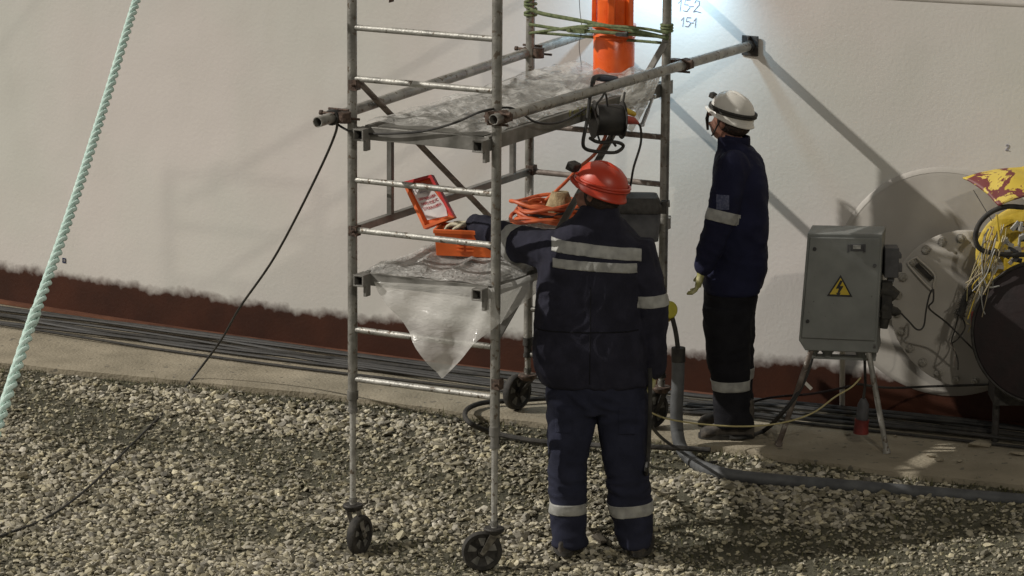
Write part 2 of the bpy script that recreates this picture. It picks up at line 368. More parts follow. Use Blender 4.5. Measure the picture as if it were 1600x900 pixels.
# grass and weeds
gr = MB()
for i in range(30000):
    u = RNG.uniform(-4.6, 3.8); ve = vedge(u); near = RNG.rand() < .12
    v = ve - abs(RNG.normal()) * .04 if near else RNG.uniform(-.8, 1.7)
    if v > ve: continue
    if not near and dirt_and_shade(u, v) < .45: continue
    if near and noise.noise(Vector((u * 2.2, 0, 7))) < -.15: continue
    h = RNG.uniform(.008, .028) if RNG.rand() < .93 else RNG.uniform(.03, .065); b = gp(u, v); a = RNG.uniform(0, 6.28); l = Vector((cos(a), sin(a), 0)); w = l.cross(EZ) * .0014
    tip = b + EZ * h * RNG.uniform(.35, 1) + l * h * .8
    gr.add([b - w, b + w, (b + tip) / 2 + w + EZ * h * .2, tip, (b + tip) / 2 - w + EZ * h * .2], [(0, 1, 2, 4), (4, 2, 3)])
g_o = obj('grass', gr, m_green); tag(g_o, 'short olive weeds scattered among the gravel and along the concrete edge', 'grass', kind='stuff')

# ------------------------------------------------------------------ storage tank
def tank_mat():
    m = bpy.data.materials.new('tank_paint'); m.use_nodes = True; N = m.node_tree.nodes; L = m.node_tree.links; b = N['Principled BSDF']
    b.inputs['Roughness'].default_value = .55; b.inputs['Specular IOR Level'].default_value = .35
    geo = N.new('ShaderNodeTexCoord'); sep = N.new('ShaderNodeSeparateXYZ'); L.new(geo.outputs['Object'], sep.inputs[0])
    def noise_(scale, detail, vec=None, st=None, dist=0):
        n = N.new('ShaderNodeTexNoise'); n.inputs['Scale'].default_value = scale; n.inputs['Detail'].default_value = detail; n.inputs['Distortion'].default_value = dist
        mp = N.new('ShaderNodeMapping'); L.new(geo.outputs['Object'], mp.inputs[0])
        if st: mp.inputs['Scale'].default_value = st
        L.new(mp.outputs[0], n.inputs[0]); return n.outputs[0]
    def ramp(x, p0, c0, p1, c1):
        r = N.new('ShaderNodeValToRGB'); r.color_ramp.elements[0].position = p0; r.color_ramp.elements[0].color = c0; r.color_ramp.elements[1].position = p1; r.color_ramp.elements[1].color = c1; L.new(x, r.inputs[0]); return r.outputs[0]
    def math_(op, a, b_, clamp=False):
        n = N.new('ShaderNodeMath'); n.operation = op; n.use_clamp = clamp
        for i, x in enumerate((a, b_)):
            if isinstance(x, (int, float)): n.inputs[i].default_value = x
            else: L.new(x, n.inputs[i])
        return n.outputs[0]
    def mix(f, a, c):
        n = N.new('ShaderNodeMix'); n.data_type = 'RGBA'
        for s_, x in ((0, f), (6, a), (7, c)):
            if isinstance(x, (tuple, float, int)): n.inputs[s_].default_value = x
            else: L.new(x, n.inputs[s_])
        return n.outputs[2]
    base = ramp(noise_(1.1, 3), .35, (.635, .630, .585, 1), .65, (.690, .645, .615, 1))
    base = mix(ramp(noise_(2.2, 5, st=(1, 1, .35)), .45, (0, 0, 0, 1), .8, (.35, .35, .35, 1)), base, (.52, .50, .44, 1))
    prim = ramp(noise_(4, 6), .3, (.036, .0105, .0045, 1), .7, (.064, .018, .007, 1))
    # ragged overspray edge of the primer
    n1 = noise_(9, 5); n2 = noise_(26, 2); n3 = noise_(1.6, 2)
    h = math_('ADD', math_('MULTIPLY', math_('SUBTRACT', n1, .5), .09), math_('MULTIPLY', math_('SUBTRACT', n2, .5), .045))
    h = math_('ADD', h, math_('MULTIPLY', math_('SUBTRACT', n3, .5), .09))
    d = math_('SUBTRACT', math_('ADD', h, .478), sep.outputs[2])
    f = math_('MULTIPLY', math_('ADD', d, .027), 18, True)
    L.new(mix(f, base, prim), b.inputs['Base Color'])
    bu = N.new('ShaderNodeBump'); bu.inputs['Strength'].default_value = .25; bu.inputs['Distance'].default_value = .004
    L.new(noise_(55, 4), bu.inputs['Height'])
    bu2 = N.new('ShaderNodeBump'); bu2.inputs['Strength'].default_value = .35; bu2.inputs['Distance'].default_value = .05; L.new(noise_(1.3, 2), bu2.inputs['Height']); L.new(bu.outputs[0], bu2.inputs['Normal'])
    L.new(bu2.outputs[0], b.inputs['Normal']); return m
tank = thing('storage_tank', 'huge white cylindrical steel tank with ragged red brown primer along its foot', 'storage tank', (TC.x, TC.y, .27))
m_tank = tank_mat()
NT = 720
tb = MB(); tb.lathe(TC, EZ, [(R_T, .27), (R_T, 9)], n=NT); tb.lathe(TC, EZ, [(R_T, 9), (R_T * .5, 10.6), (.01, 11)], n=NT)
to = obj('shell', None, None, tank); bpy.data.objects.remove(to)
me = tb.mesh('shell', (TC.x, TC.y, 0)); to = bpy.data.objects.new('shell', me); COL.objects.link(to); to.parent = tank; to.location = (0, 0, -.27); me.materials.append(m_tank)
rg = MB(); rg.lathe(TC, EZ, [(R_T, .284), (R_T + .055, .284), (R_T + .055, .272)], n=NT)
obj('base_ring', rg, mat('primer_brown', (.09, .028, .012), (.17, .065, .03), rough=.75, scale=6, bump=.3), tank)
ws = MB()
for z in (2.362, 4.4, 6.5): ws.lathe(TC, EZ, [(R_T, z - .011), (R_T + .003, z - .006), (R_T + .003, z + .006), (R_T, z + .011)], n=NT)
obj('weld_seam', ws, m_tank_grey, tank)
# writing on the tank
def stroke(mb, P, Ux, Uz, pts, sc, r):
    mb.tube([P + Ux * x * sc + Uz * y * sc for x, y in pts], r, n=5)
G = {'1': [[(.0, .65), (.25, 1), (.25, 0)]], '5': [[(.6, 1), (.15, 1), (.1, .58), (.45, .6), (.6, .35), (.4, .03), (.05, .08)]], '-': [[(.05, .45), (.5, .48)]],
     '2': [[(.05, .75), (.2, 1), (.5, .95), (.5, .65), (.05, .02), (.3, .1), (.75, 0)]], '9': [[(.5, .7), (.3, 1), (.05, .8), (.15, .5), (.5, .62), (.5, .95), (.45, .3), (.15, 0)]]}
def write(mb, s, P, Ux, Uz, sc, r, adv=.62):
    for ch in s:
        for st in G.get(ch, []): stroke(mb, P, Ux, Uz, st, sc, r)
        P = P + Ux * sc * adv
for txt, (px, py), sc in (('15-2', (1058, 17), .06), ('15-1', (1063, 41), .048), ('2', (1570, 235), .03)):
    P = onwall(px, py, .002); w = MB(); u_ = toS(P)[0]; n_w = wnormal(u_); t_ = EZ.cross(n_w).normalized()
    if t_.dot(ES) < 0: t_ = -t_
    write(w, txt, P, t_, (EZ + t_ * .12).normalized(), sc, .0016, .46 if len(txt) > 1 else .62); obj('pencil_number', w, m_pencil, tank)
st = thing('number_sticker', 'tiny dark blue square sticker with white 19 stuck on tank above the primer', 'sticker', onwall(100, 414, .001))
P = onwall(100, 407, .002); t_ = EZ.cross(wnormal(toS(P)[0])).normalized(); t_ = t_ if t_.dot(ES) > 0 else -t_
w = MB(); w.box(P, t_ * .012, EZ * .014, wnormal(toS(P)[0]) * .0012); obj('plate', w, mat('sticker_blue', (.01, .02, .07), (.02, .03, .09)), st)
w = MB(); write(w, '19', P - t_ * .0065 - EZ * .007 + wnormal(toS(P)[0]) * .002, t_, EZ, .014, .0011); obj('lettering', w, m_white, st)

# manhole: reinforcing pad, neck, bolted flange
mh = thing('tank_manhole', 'round bolted manhole flange on a wider welded pad at right of the tank', 'manhole', wall(2.0, .45))
NW = wnormal(1.93); TW = EZ.cross(NW).normalized(); TW = TW if TW.dot(ES) > 0 else -TW
PC = wall(1.87, .965, 0); FC = PC + NW * .10 + TW * .15 - EZ * .11
FC = wall(2.02, .857, .10)
pd_ = MB(); pd_.lathe(PC, NW, [(.555, -.03), (.555, .012), (.535, .016), (0.001, .018)], n=72); obj('pad', pd_, m_tank_grey, mh)
wl = MB(); wl.lathe(PC, NW, [(.578, .0), (.570, .008), (.553, .014)], n=72); obj('weld_ring', wl, m_tank_grey, mh)
nk = MB(); nk.lathe(FC, NW, [(.27, -.14), (.27, -.02)], n=60); obj('neck', nk, m_tank_grey, mh)
fg = MB(); fg.lathe(FC, NW, [(.29, -.022), (.395, -.022), (.395, .0), (.388, .004), (.30, .004), (.001, .004)], n=96); obj('flange', fg, m_tank_grey, mh)
for k in range(24):
    a = 2 * pi * (k + .5) / 24; P = FC + (TW * cos(a) + EZ * sin(a)) * .358
    b = MB(); b.lathe(P + NW * .004, NW, [(.024, 0), (.024, .004), (.0, .004)], n=16); b.lathe(P + NW * .004, NW, [(.018, .004), (.018, .018), (.008, .020), (.008, .030), (0, .030)], n=6)
    obj('bolt', b, m_bolt, mh)
sl = MB(); q0 = onwall(1432, 413, .12); q1 = onwall(1456, 437, .12)
sl.bar(q0, q1, .022, .012, NW); obj('shadow_bar', sl, m_dark, mh)  # dark bar stands in for a shadow on the flange
lk = MB(); lk.tube(spline([q0 + EZ * .02 - TW * .03, q0 - TW * .035 - EZ * .01, q1 - EZ * .05, q1 + TW * .01 - EZ * .02, q1 + EZ * .03 + TW * .01, q0 + EZ * .035], 6), .006, closed=True, n=6); obj('light_patch_ring', lk, m_tank_grey, mh)  # ring added where a patch of light falls on the flange

# ------------------------------------------------------------------ scaffold tower
Wd, Ln, H0, HS = .74, 1.733, .796, .232
tower = thing('scaffold_tower', 'narrow galvanised steel scaffold tower on four black castors', 'scaffold tower', S(0, 0, -.02))
corners = [(0, 0), (Wd, 0), (0, Ln), (Wd, Ln)]
jack_top = [.71, .63, .62, .60]; plate_z = [onv(555, 788, 0).z, onv(772, 824, 0).z, onv(822, 584, Ln).z, onv(1037, 604, Ln).z]
TOP = 2.66
for i, (u, v) in enumerate(corners):
    p = MB(); p.tube([S(u, v, jack_top[i]), S(u, v, TOP if i < 2 else (2.36, 2.50)[i - 2])], .0222, 16)
    if i == 1: p.tube([S(u, v, 2.26), S(u, v, TOP)], .0235, 16)
    obj('post', p, m_post, tower)
    c = MB(); c.tube([S(u, v, jack_top[i] - .055), S(u, v, jack_top[i] + .0)], .020, 14); c.tube([S(u, v, jack_top[i] - .01), S(u, v, jack_top[i] + .03)], .0265, 14); c.tube([S(u, v, jack_top[i] - .07), S(u, v, jack_top[i] - .055)], .0235, 14)
    obj('collar', c, m_dark if i in (2, 3) else m_beam, tower)
    j = MB(); j.tube([S(u, v, plate_z[i]), S(u, v, jack_top[i] - .05)], .0145, 12)
    for k in range(2): j.tube([S(u, v, plate_z[i] + .01), S(u, v, plate_z[i] + .03)], .019, 12)
    obj('screw_leg', j, m_rung if i != 2 else m_post, tower)
# castors
wheel_px = [(562, 835, 0, .066, 62), (753, 861, 0, .066, 8), (808, 614, Ln, .27, 48), (1020, 640, Ln, .27, 40)]
for i, (u, v) in enumerate(corners):
    px, py, vv_, zz, ang = wheel_px[i]
    r = .092; wc = onv(px, py, vv_)
    wc.z = (gz(*toS(wc)[:2]) if i < 2 else .272) + r + (.012 if i < 2 else .0)
    if i < 2: wc.z = onv(px, py, vv_).z
    a = radians(ang); ax = Vector((sin(a), -cos(a), .0)) ; ax.normalize(); fwd = ax.cross(EZ).normalized()
    cs = obj('castor', MB().lathe(S(u, v, plate_z[i] - .012), EZ, [(0, .012), (.045, .012), (.048, .006), (.045, -.006), (.028, -.02), (0, -.02)], 24), m_clamp if i > 1 else m_dark, tower)
    ty = MB(); ty.lathe(wc, ax, [(.070, -.019), (.086, -.020), (r, -.012), (r, .012), (.086, .020), (.070, .019), (.070, -.019)], 40)
    obj('tyre', ty, m_rubber, cs)
    hb = MB(); hb.lathe(wc, ax, [(.071, -.015), (.060, -.008), (.022, -.008), (.022, -.022), (0, -.022)], 32); hb.lathe(wc, ax, [(.071, .015), (.060, .008), (.022, .008), (.022, .022), (0, .022)], 32)
    obj('wheel_hub', hb, m_dark, cs)
    rb = MB()
    for k in range(5):
        t = 2 * pi * k / 5 + .3; d = fwd * cos(t) + EZ * sin(t); e = fwd * -sin(t) + EZ * cos(t)
        for sd in (-1, 1):
            rb.prism([wc + d * .028 + e * .006 + ax * sd * .009, wc + d * .066 + e * .018 + ax * sd * .009, wc + d * .066 - e * .018 + ax * sd * .009, wc + d * .028 - e * .006 + ax * sd * .009], ax * sd * .004)
    obj('spoke', rb, m_wheelgrey, cs)
    tp = S(u, v, plate_z[i] - .025)
    for sd in (-1, 1):
        o_ = ax * sd * .026; fk = MB(); w_ = fwd * .022
        w1 = fwd * .012; fk.prism([tp + o_ - w_, tp + o_ + w_, wc + o_ + w1 - EZ * .005, wc + o_ - EZ * .016, wc + o_ - w1 - EZ * .005], ax * sd * .003)
        fk.tube([wc + o_, wc + o_ + ax * sd * .008], .009, 8); obj('fork', fk, m_forkm if i < 2 else m_dark, cs)
# rungs
def rung(u0, v0, z0, u1, v1, z1, r=.0145, m=None, name='rung'):
    b = MB(); b.tube([S(u0, v0, z0), S(u1, v1, z1)], r, 12); return obj(name, b, m or m_rung, tower)
for k in range(8): rung(.02, 0, H0 + k * HS, Wd - .02, 0, H0 + k * HS)
rung(.02, 0, H0 + 8 * HS, Wd - .02, 0, H0 + 8 * HS)
for k in range(-1, 5):
    rung(.02, Ln, H0 + k * HS, Wd - .02, Ln, H0 + k * HS, m=m_brace if k > 1 else m_post)
def clampmb(mb, P, d, d2, r=.03):
    mb.tube([P - d * .022, P + d * .022], r, 12); mb.tube([P + d2 * .0 - d2 * .05, P + d2 * .06], .006, 6)
    mb.box(P + d2 * .035, d * .02, d2 * .012, d.cross(d2).normalized() * .016)
def brace(P, Q, w, h, m, name='brace'):
    b = MB(); b.bar(P, Q, w, h, EV.cross(EZ)); return obj(name, b, m, tower, bevel=.003)
brace(S(0, 0, 1.492), S(0, Ln, 1.492), .034, .034, m_beam, 'ledger')
brace(S(.0, .01, onv(560, 120, 0).z), S(.0, Ln, onv(828, 402, Ln).z), .012, .036, m_brace, 'diagonal_brace')
brace(S(Wd, Ln, onv(1037, 62, Ln).z), S(Wd, 0, onv(770, 532, 0).z), .012, .034, m_beam, 'diagonal_brace')
for px, y0, y1 in ((610, 205, 336), (801, 190, 272)):
    P = onu(px, y1, 0); b = MB(); b.bar(P, S(0, toS(P)[1], 1.98), .026, .026, EV); obj('rail_upright', b, m_beam, tower, bevel=.002)
for (u, v, z) in ((0, 0, 2.16), (0, Ln, 1.50), (0, 0, 1.49), (Wd, 0, .86)):
    cl = MB(); cl.box(S(u + .012, v - .0, z), ES * .02, EV * .022, EZ * .024); cl.tube([S(u + .02, v - .05, z), S(u + .02, v + .04, z)], .006, 6)
    obj('coupler', cl, m_clamp, tower)

# platforms
def deck(z, label, name, v1=Ln + .10):
    t = thing(name, label, 'scaffold platform', S(.37, .86, z - .06), 'decks of the scaffold tower')
    b = MB(); b.box(S(.40, (v1) / 2, z - .012), ES * .27, EV * (v1 / 2 - .01), EZ * .008); obj('deck_board', b, m_beam, t)
    for u in (.095, .705):
        f = MB(); f.box(S(u, v1 / 2, z - .032), ES * .012, EV * (v1 / 2 + .03), EZ * .033); obj('side_beam', f, m_beam, t, bevel=.002)
    for v in (-.018, v1):
        f = MB(); f.box(S(.40, v, z - .036), ES * .292, EV * .012, EZ * .030); obj('end_beam', f, m_beam, t, bevel=.002)
    for u in (.085, .695):
        h = MB()
        o1, i1 = .027, .02
        c = S(u, -.050, z - .036)
        for du, dz, wu, wz in ((0, 1, o1, .004), (0, -1, o1, .004), (1, 0, .004, o1 - .008), (-1, 0, .004, o1 - .008)):
            h.box(c + ES * du * (o1 - .004) + EZ * dz * (o1 - .004), ES * wu, EV * .045, EZ * wz)
        h.box(c + EV * .03, ES * (o1 - .009), EV * .004, EZ * (o1 - .009)); h.box(c - EZ * .045 + ES * .02, ES * .008, EV * .02, EZ * .03)
        obj('hook', h, m_beam, t, bevel=.0015)
    return t
dk = deck(1.985, 'upper grey metal deck of the tower, under the crumpled film', 'scaffold_platform')
tx = MB(); P = onu(890, 186, .7195); t2 = EV
Gs = {'K': [[(0, 0), (0, 1)], [(.5, 1), (0, .5), (.5, 0)]], 'O': [[(.1, 0), (.5, 0), (.5, 1), (.1, 1), (.1, 0)]], 'E': [[(.5, 0), (0, 0), (0, 1), (.5, 1)], [(0, .5), (.4, .5)]]}
for ch in 'KOEEEE':
    for s_ in Gs[ch]: stroke(tx, P, t2, EZ, s_, .045, .0022)
    P = P + t2 * .042
obj('stencil_letters', tx, mat('stencil_yellow', (.25, .24, .08), (.35, .33, .12)), dk)
deck(1.315, 'lower grey metal deck of the tower, carrying the orange toolbox', 'scaffold_platform')

# crumpled film on the decks
def crumple(x, y, k=0):
    p = Vector((x * 6 + y * 1.5, y * 3.2 - x, k)); p = p + noise.noise_vector(p * .7) * .5; a = 1 - abs(noise.noise(p)) * 2.2; b = 1 - abs(noise.noise(p * 2.3 + Vector((3, 1, 2)))) * 2.2; c = 1 - abs(noise.noise(p * 5.1)) * 2
    return a * .66 + b * .24 + c * .07
def filmgrid(u0, u1, v0, v1, z, amp, nu, nv, k, edge, rearlift=0):
    m = MB()
    def fn(a, b):
        u = u0 + (u1 - u0) * a; v = v0 + (v1 - v0) * b; h = crumple(u, v, k)
        e = min(1, min(a, 1 - a, b, 1 - b) * 12)
        zz = z + amp * (.25 + max(0, h)) * (.45 + .55 * e) - edge * (1 - e)
        zz += rearlift * max(0, b - .72) * (1 + .8 * noise.noise(Vector((u * 7, v * 7, 2))))
        j = .012 * noise.noise(Vector((u * 9, v * 9, k + 4)))
        return S(u + j * (1 - e) * 2, v + j * (1 - e) * 2, zz)
    m.grid(fn, nu, nv); return m
single('plastic_sheet', filmgrid(.07, .735, -.015, 1.84, 1.99, .032, 90, 220, 1, .0, .11), m_film, 'crumpled clear plastic film spread over the upper deck', 'plastic sheet', 'plastic films on the tower')
single('plastic_sheet', filmgrid(.07, .735, -.035, 1.84, 1.322, .027, 90, 200, 6, .018), m_film, 'crumpled clear film on the lower deck beneath the orange toolbox', 'plastic sheet', 'plastic films on the tower')
# hanging triangle of film
hang = MB()
A = onv(583, 440, -.04); B = onv(768, 450, -.04); T = onv(687, 594, -.05); D = onv(775, 508, -.04)
Cc = onu(846, 424, .765); E_ = onu(846, 452, .765)
def hfn(a, b):
    top = A.lerp(B, a / .7) if a < .7 else B.lerp(Cc, (a - .7) / .3)
    if a < .45: bot = A.lerp(T, a / .45)
    elif a < .7: bot = T.lerp(D, (a - .45) / .25)
    else: bot = D.lerp(E_, (a - .7) / .3)
    p = top.lerp(bot, b); w = .018 * sin(a * 23 + b * 3) * b + .02 * noise.noise(p * 6) + .008 * noise.noise(p * 18)
    return p + EV * w * min(1, b * 4) + ES * .01 * noise.noise(p * 9)
hang.grid(hfn, 90, 60)
single('hanging_film', hang, m_film_thin, 'translucent triangle of plastic hanging below the front of the lower deck', 'plastic sheet', 'plastic films on the tower')

# long clamped tubes
def ctube(P, Q, label, clamps, foot=False, r=.0242):
    t = thing('support_tube', label, 'steel tube', P, 'tubes clamped across the tower')
    d = (Q - P).normalized(); b = MB()
    b.tube([P, Q], r, 20, cap=False); b.tube([P, P + d * .5], r - .004, 20, cap=False); b.lathe(P, d, [(r, 0), (r - .004, 0)], 20)
    obj('pipe', b, m_tube, t)
    bk = MB(); bk.lathe(P + d * .06, d, [(r - .004, 0), (0, 0)], 16); obj('bore_shade', bk, m_blackink, t)  # black disc stands in for the dark inside the open tube
    for C_, side in clamps:
        c = MB(); s1 = side.normalized()
        c.tube([C_ - d * .024, C_ + d * .024], r + .007, 14); c.tube([C_ + s1 * .052 - EZ * .024, C_ + s1 * .052 + EZ * .024], .031, 14)
        up = d.cross(s1).normalized()
        c.tube([C_ - up * .035 - s1 * .03, C_ - up * .035 + s1 * .075], .006, 6); c.tube([C_ + d * .034 + s1 * .02 - EZ * .01, C_ + d * .034 + s1 * .11 - EZ * .01], .006, 6)
        c.tube([C_ - d * .03 - s1 * .05 + EZ * .02, C_ - d * .03 + s1 * .02 + EZ * .02], .007, 6); c.box(C_ - s1 * .036, d * .022, s1 * .006, EZ * .016)
        c.tube([C_ - d * .03 - s1 * .058 + EZ * .02, C_ - d * .03 - s1 * .045 + EZ * .02], .012, 6)
        obj('coupler', c, m_clamp, t)
    if foot:
        f = MB(); f.tube([Q - d * .03, Q], r + .006, 16); f.box(Q + d * .004, d * .004, EZ * .05, d.cross(EZ).normalized() * .045); f.box(Q - d * .012 + EZ * .03, d * .012, EZ * .02, d.cross(EZ).normalized() * .004); obj('foot_plate', f, m_dark, t, bevel=.002)
    return t
lp = onv(496, 191, -.22); lq = wall(-.005, 2.105, .01); ld = (lq - lp)
ctube(lp, lq, 'thicker steel tube through the left posts, its open end beside the black rope', [(lp.lerp(lq, .055), ES), (lp.lerp(lq, .74), ES)])
rp = onv(771, 187, -.1); rq = wall(.836, 2.083, .012)
ctube(rp, rq, 'long steel tube with square foot plate pressed against the tank', [(rp.lerp(rq, .03), -ES), (rp.lerp(rq, .72), -ES)], True)
# brace tube above, mostly out of the frame: its foot rests against the tank
ctube(S(.196, -.10, 2.600), wall(.196, 2.585, .012), 'steel tube above the picture, leaning to the tank', [(S(.196, .03, 2.599), EZ * .8 + ES * .2)], True)

# green ratchet straps round the rear posts
def strap(pts, w, label, twist=0):
    m = MB(); P = spline(pts, 10); vs = []
    for i, p in enumerate(P):
        a = twist * i / len(P); d = (EZ * cos(a) + EV * sin(a)) * w / 2; vs += [p - d, p + d]
    m.add(vs, [(2 * i, 2 * i + 1, 2 * i + 3, 2 * i + 2) for i in range(len(P) - 1)])
    return m
st = thing('ratchet_strap', 'olive green ratchet straps wound round the rear posts across the orange cylinder', 'strap', S(.37, Ln, 2.28))
vb = Ln - .03
s1 = [onv(826, 14, vb), onv(850, 22, vb - .01), onv(905, 32, vb - .03), onv(955, 42, vb - .05), onv(1000, 50, vb - .04), onv(1045, 60, vb)]
s2 = [onv(826, 38, vb), onv(880, 46, vb - .02), onv(940, 50, vb - .06), onv(1045, 58, vb)]
s3 = [onv(826, 52, vb), onv(870, 46, vb - .02), onv(925, 40, vb - .05), onv(1000, 44, vb - .04), onv(1045, 52, vb)]
s4 = [onv(826, 50, vb + .06), onv(900, 56, vb + .05), onv(1045, 68, vb + .06)]
for s_, w in ((s1, .020), (s2, .016), (s3, .014), (s4, .014)): obj('webbing', strap(s_, w, '', .5), m_strap, st, solid=.003)
kn = MB()
for k in range(7):
    c = S(.0, Ln, 2.25 + k * .018 + .02); tl = .012 * sin(k * 2.1)
    kn.tube([c + (ES * cos(t) + EV * sin(t)) * .028 + EZ * tl * cos(t) for t in np.linspace(0, 2 * pi, 17)[:-1]], .007, 6, closed=True)
obj('knot', kn, m_strap, st); kn = MB()
for k in range(3):
    c = S(Wd, Ln, 2.245 + k * .014)
    kn.tube([c + (ES * cos(t) + EV * sin(t)) * .027 for t in np.linspace(0, 2 * pi, 17)[:-1]], .007, 6, closed=True)
obj('knot', kn, m_strap, st)
bk = MB(); c = onv(902, 47, vb - .05); bk.box(c, ES * .045, EV * .012, EZ * .014); bk.tube([c - ES * .04 - EV * .02, c - ES * .04 + EV * .02], .012, 8); bk.box(c + ES * .03 + EZ * .012, ES * .03, EV * .014, EZ * .004); obj('ratchet', bk, m_strap, st, bevel=.002)
c = onv(972, 54, vb - .05); bk = MB(); bk.box(c, ES * .03, EV * .012, EZ * .008); bk.tube([c - ES * .03, c + ES * .03 + EZ * .01], .008, 6); obj('ratchet', bk, m_dark, st)

# orange cylinder
oc = S(.425, 1.80, 1.985)
t = thing('orange_cylinder', 'glossy orange metal cylinder standing strapped on the upper deck', 'cylinder', oc)
b = MB(); b.lathe(oc, EZ, [(0, 0), (.096, 0), (.101, .006), (.101, .225), (.096, .232), (.084, .236)], 48); obj('body', b, m_orange_paint, t)
b = MB(); b.lathe(oc, EZ, [(.084, .235), (.084, .385), (.06, .41), (0, .41)], 40); obj('neck', b, m_orange_paint, t)
b = MB(); b.lathe(oc, EZ, [(.088, .243), (.107, .243), (.107, .262), (.088, .262)], 40); obj('collar', b, m_orange_paint, t)
b = MB(); b.lathe(oc, EZ, [(.094, .0), (.1035, .002), (.1035, .014), (.1012, .016)], 40); obj('base_rim', b, m_hose, t)
b = MB(); b.lathe(oc, EZ, [(.101, .196), (.1045, .198), (.1045, .206), (.101, .208)], 40); obj('band', b, m_orange_paint, t)
for a in (-.25, pi + .25, 1.9, -1.25):
    d = ES * cos(a) + EV * sin(a); e = d.cross(EZ); b = MB(); c = oc + d * .098 + EZ * .335
    b.box(c, d * .012, e * .018, EZ * .085); obj('lug', b, m_orange_paint, t, bevel=.005)
# thin hanging wire
w = MB(); w.tube(spline([onv(x, y, 1.75) for x, y in ((904, -30), (906, 15), (909, 45), (905, 70), (908, 100), (908, 116))], 6), .0017, 5)
single('hanging_wire', w, m_blackink, 'thin dark wire hanging left of the orange cylinder', 'wire')

# black cable reel hung on the right tube
rc = onu(950, 190, .80)
ru = .80
t = thing('cable_reel', 'black cable reel on a bent frame hanging from the right tube', 'cable reel', onu(940, 238, ru))
X_ = Vector((1, 0, 0)); Yw = Vector((0, 1, 0))
def rp_(px, py, dy=0): return onu(px, py, ru) + Yw * dy
k0 = rp_(950, 187)
drum = MB(); ax = (X_ + EZ * -.05 + Yw * .25).normalized(); drum.lathe(k0, ax, [(0, -.062), (.070, -.062), (.074, -.045), (.073, 0), (.074, .045), (.070, .062), (0, .062)], 32); obj('cable_winding', drum, m_cable, t)
for s_ in (-.068, .068):
    d_ = MB(); d_.lathe(k0, ax, [(0, s_ - .003), (.088, s_ - .003), (.09, s_), (.088, s_ + .003), (0, s_ + .003)], 32); obj('flange', d_, m_dark, t)
fr = MB()
fr.tube(spline([rp_(926, 128), rp_(922, 150), rp_(917, 190), rp_(911, 222), rp_(916, 233), rp_(935, 237), rp_(962, 238), rp_(974, 228), rp_(962, 222), rp_(935, 222), rp_(922, 216)], 6), .0085, 8)
fr.tube(spline([rp_(963, 125, .04), rp_(945, 122, .04), rp_(930, 122, .02), rp_(926, 130)], 5), .012, 8)
fr.tube(spline([rp_(937, 222, .05), rp_(932, 205, .05), rp_(934, 190, .05), rp_(930, 165, -.06), rp_(940, 150, -.05), rp_(946, 145, -.02), rp_(949, 165, -.02)], 5), .005, 8)
fr.tube(spline([rp_(962, 228), rp_(955, 215), rp_(962, 190, -.09), rp_(972, 160, -.05), rp_(976, 145)], 5), .006, 8)
obj('frame', fr, m_cable, t)
gp_ = MB(); gp_.tube([rp_(934, 123, .03), rp_(964, 127, .03)], .0145, 12); obj('grip', gp_, mat('blue_black_grip', (.02, .03, .06), (.035, .045, .08)), t)
pl = MB(); pl.tube([rp_(972, 168, -.05), rp_(990, 175, -.06)], [.016, .013], 12); obj('yellow_socket_cap', pl, m_yellowp, t)
pl = MB(); pl.tube([rp_(966, 178, -.07), rp_(978, 183, -.08), rp_(988, 184, -.08), rp_(996, 188, -.08)], [.020, .022, .018, .007], 12); obj('red_plug', pl, mat('plug_red', (.35, .04, .03), (.5, .07, .04)), t)
pl = MB(); pl.tube([rp_(970, 196, -.05), rp_(971, 206, -.05)], [.018, .016], 12); obj('yellow_plug', pl, mat('ochre', (.38, .22, .05), (.5, .32, .08)), t)
w = MB(); w.tube(spline([rp_(995, 187, -.08), onu(1001, 200, .84), onu(1001, 225, .84), onv(990, 262, 1.1), onv(985, 290, 1.2), onv(975, 332, 1.35)], 8), .0058, 8)
single('power_cable', w, m_cable, 'black cable dropping from the red plug of the reel to the black case', 'cable')
# silver socket wrench and clear tube hanging at the deck corner
w = MB(); a_ = onu(1021, 150, .77); b_ = onu(1003, 196, .77); w.tube([a_, a_.lerp(b_, .45)], .0075, 10); w.tube([a_.lerp(b_, .45), a_.lerp(b_, .95)], .0095, 10); w.tube([a_.lerp(b_, .95), b_], .012, 10); w.tube([a_ + EZ * .008, a_ - EZ * .008], .014, 10)
single('socket_wrench', w, m_chrome, 'chrome wrench with dark knurled handle hanging at the upper deck corner', 'wrench')
w = MB(); a_ = onu(1008, 160, .74); b_ = onu(984, 203, .74); w.bar(a_, b_, .030, .008, -Yw)
single('plastic_strip', w, m_film, 'flat pale plastic strip hanging under the rear of the upper deck', 'strip')
# bag of film at deck corner
bag = MB()
def bfn(a, b):
    t = 2 * pi * a; r = sin(pi * b)**.6; c = onu(1000, 140, .755)
    c = c + EV * (.0) ; n = 1 + .45 * noise.noise(Vector((cos(t) * 2, sin(t) * 2, b * 6))) + .25 * noise.noise(Vector((cos(t) * 6, sin(t) * 6, b * 14)))
    return c + EV * (b - .5) * .42 + (ES * cos(t) * .03 + EZ * sin(t) * .075) * r * n + EZ * (b - .5) * .06
bag.grid(bfn, 60, 60); single('film_bundle', bag, m_film, 'bundle of glossy crumpled film hanging over the rear right deck corner', 'plastic sheet', 'plastic films on the tower')

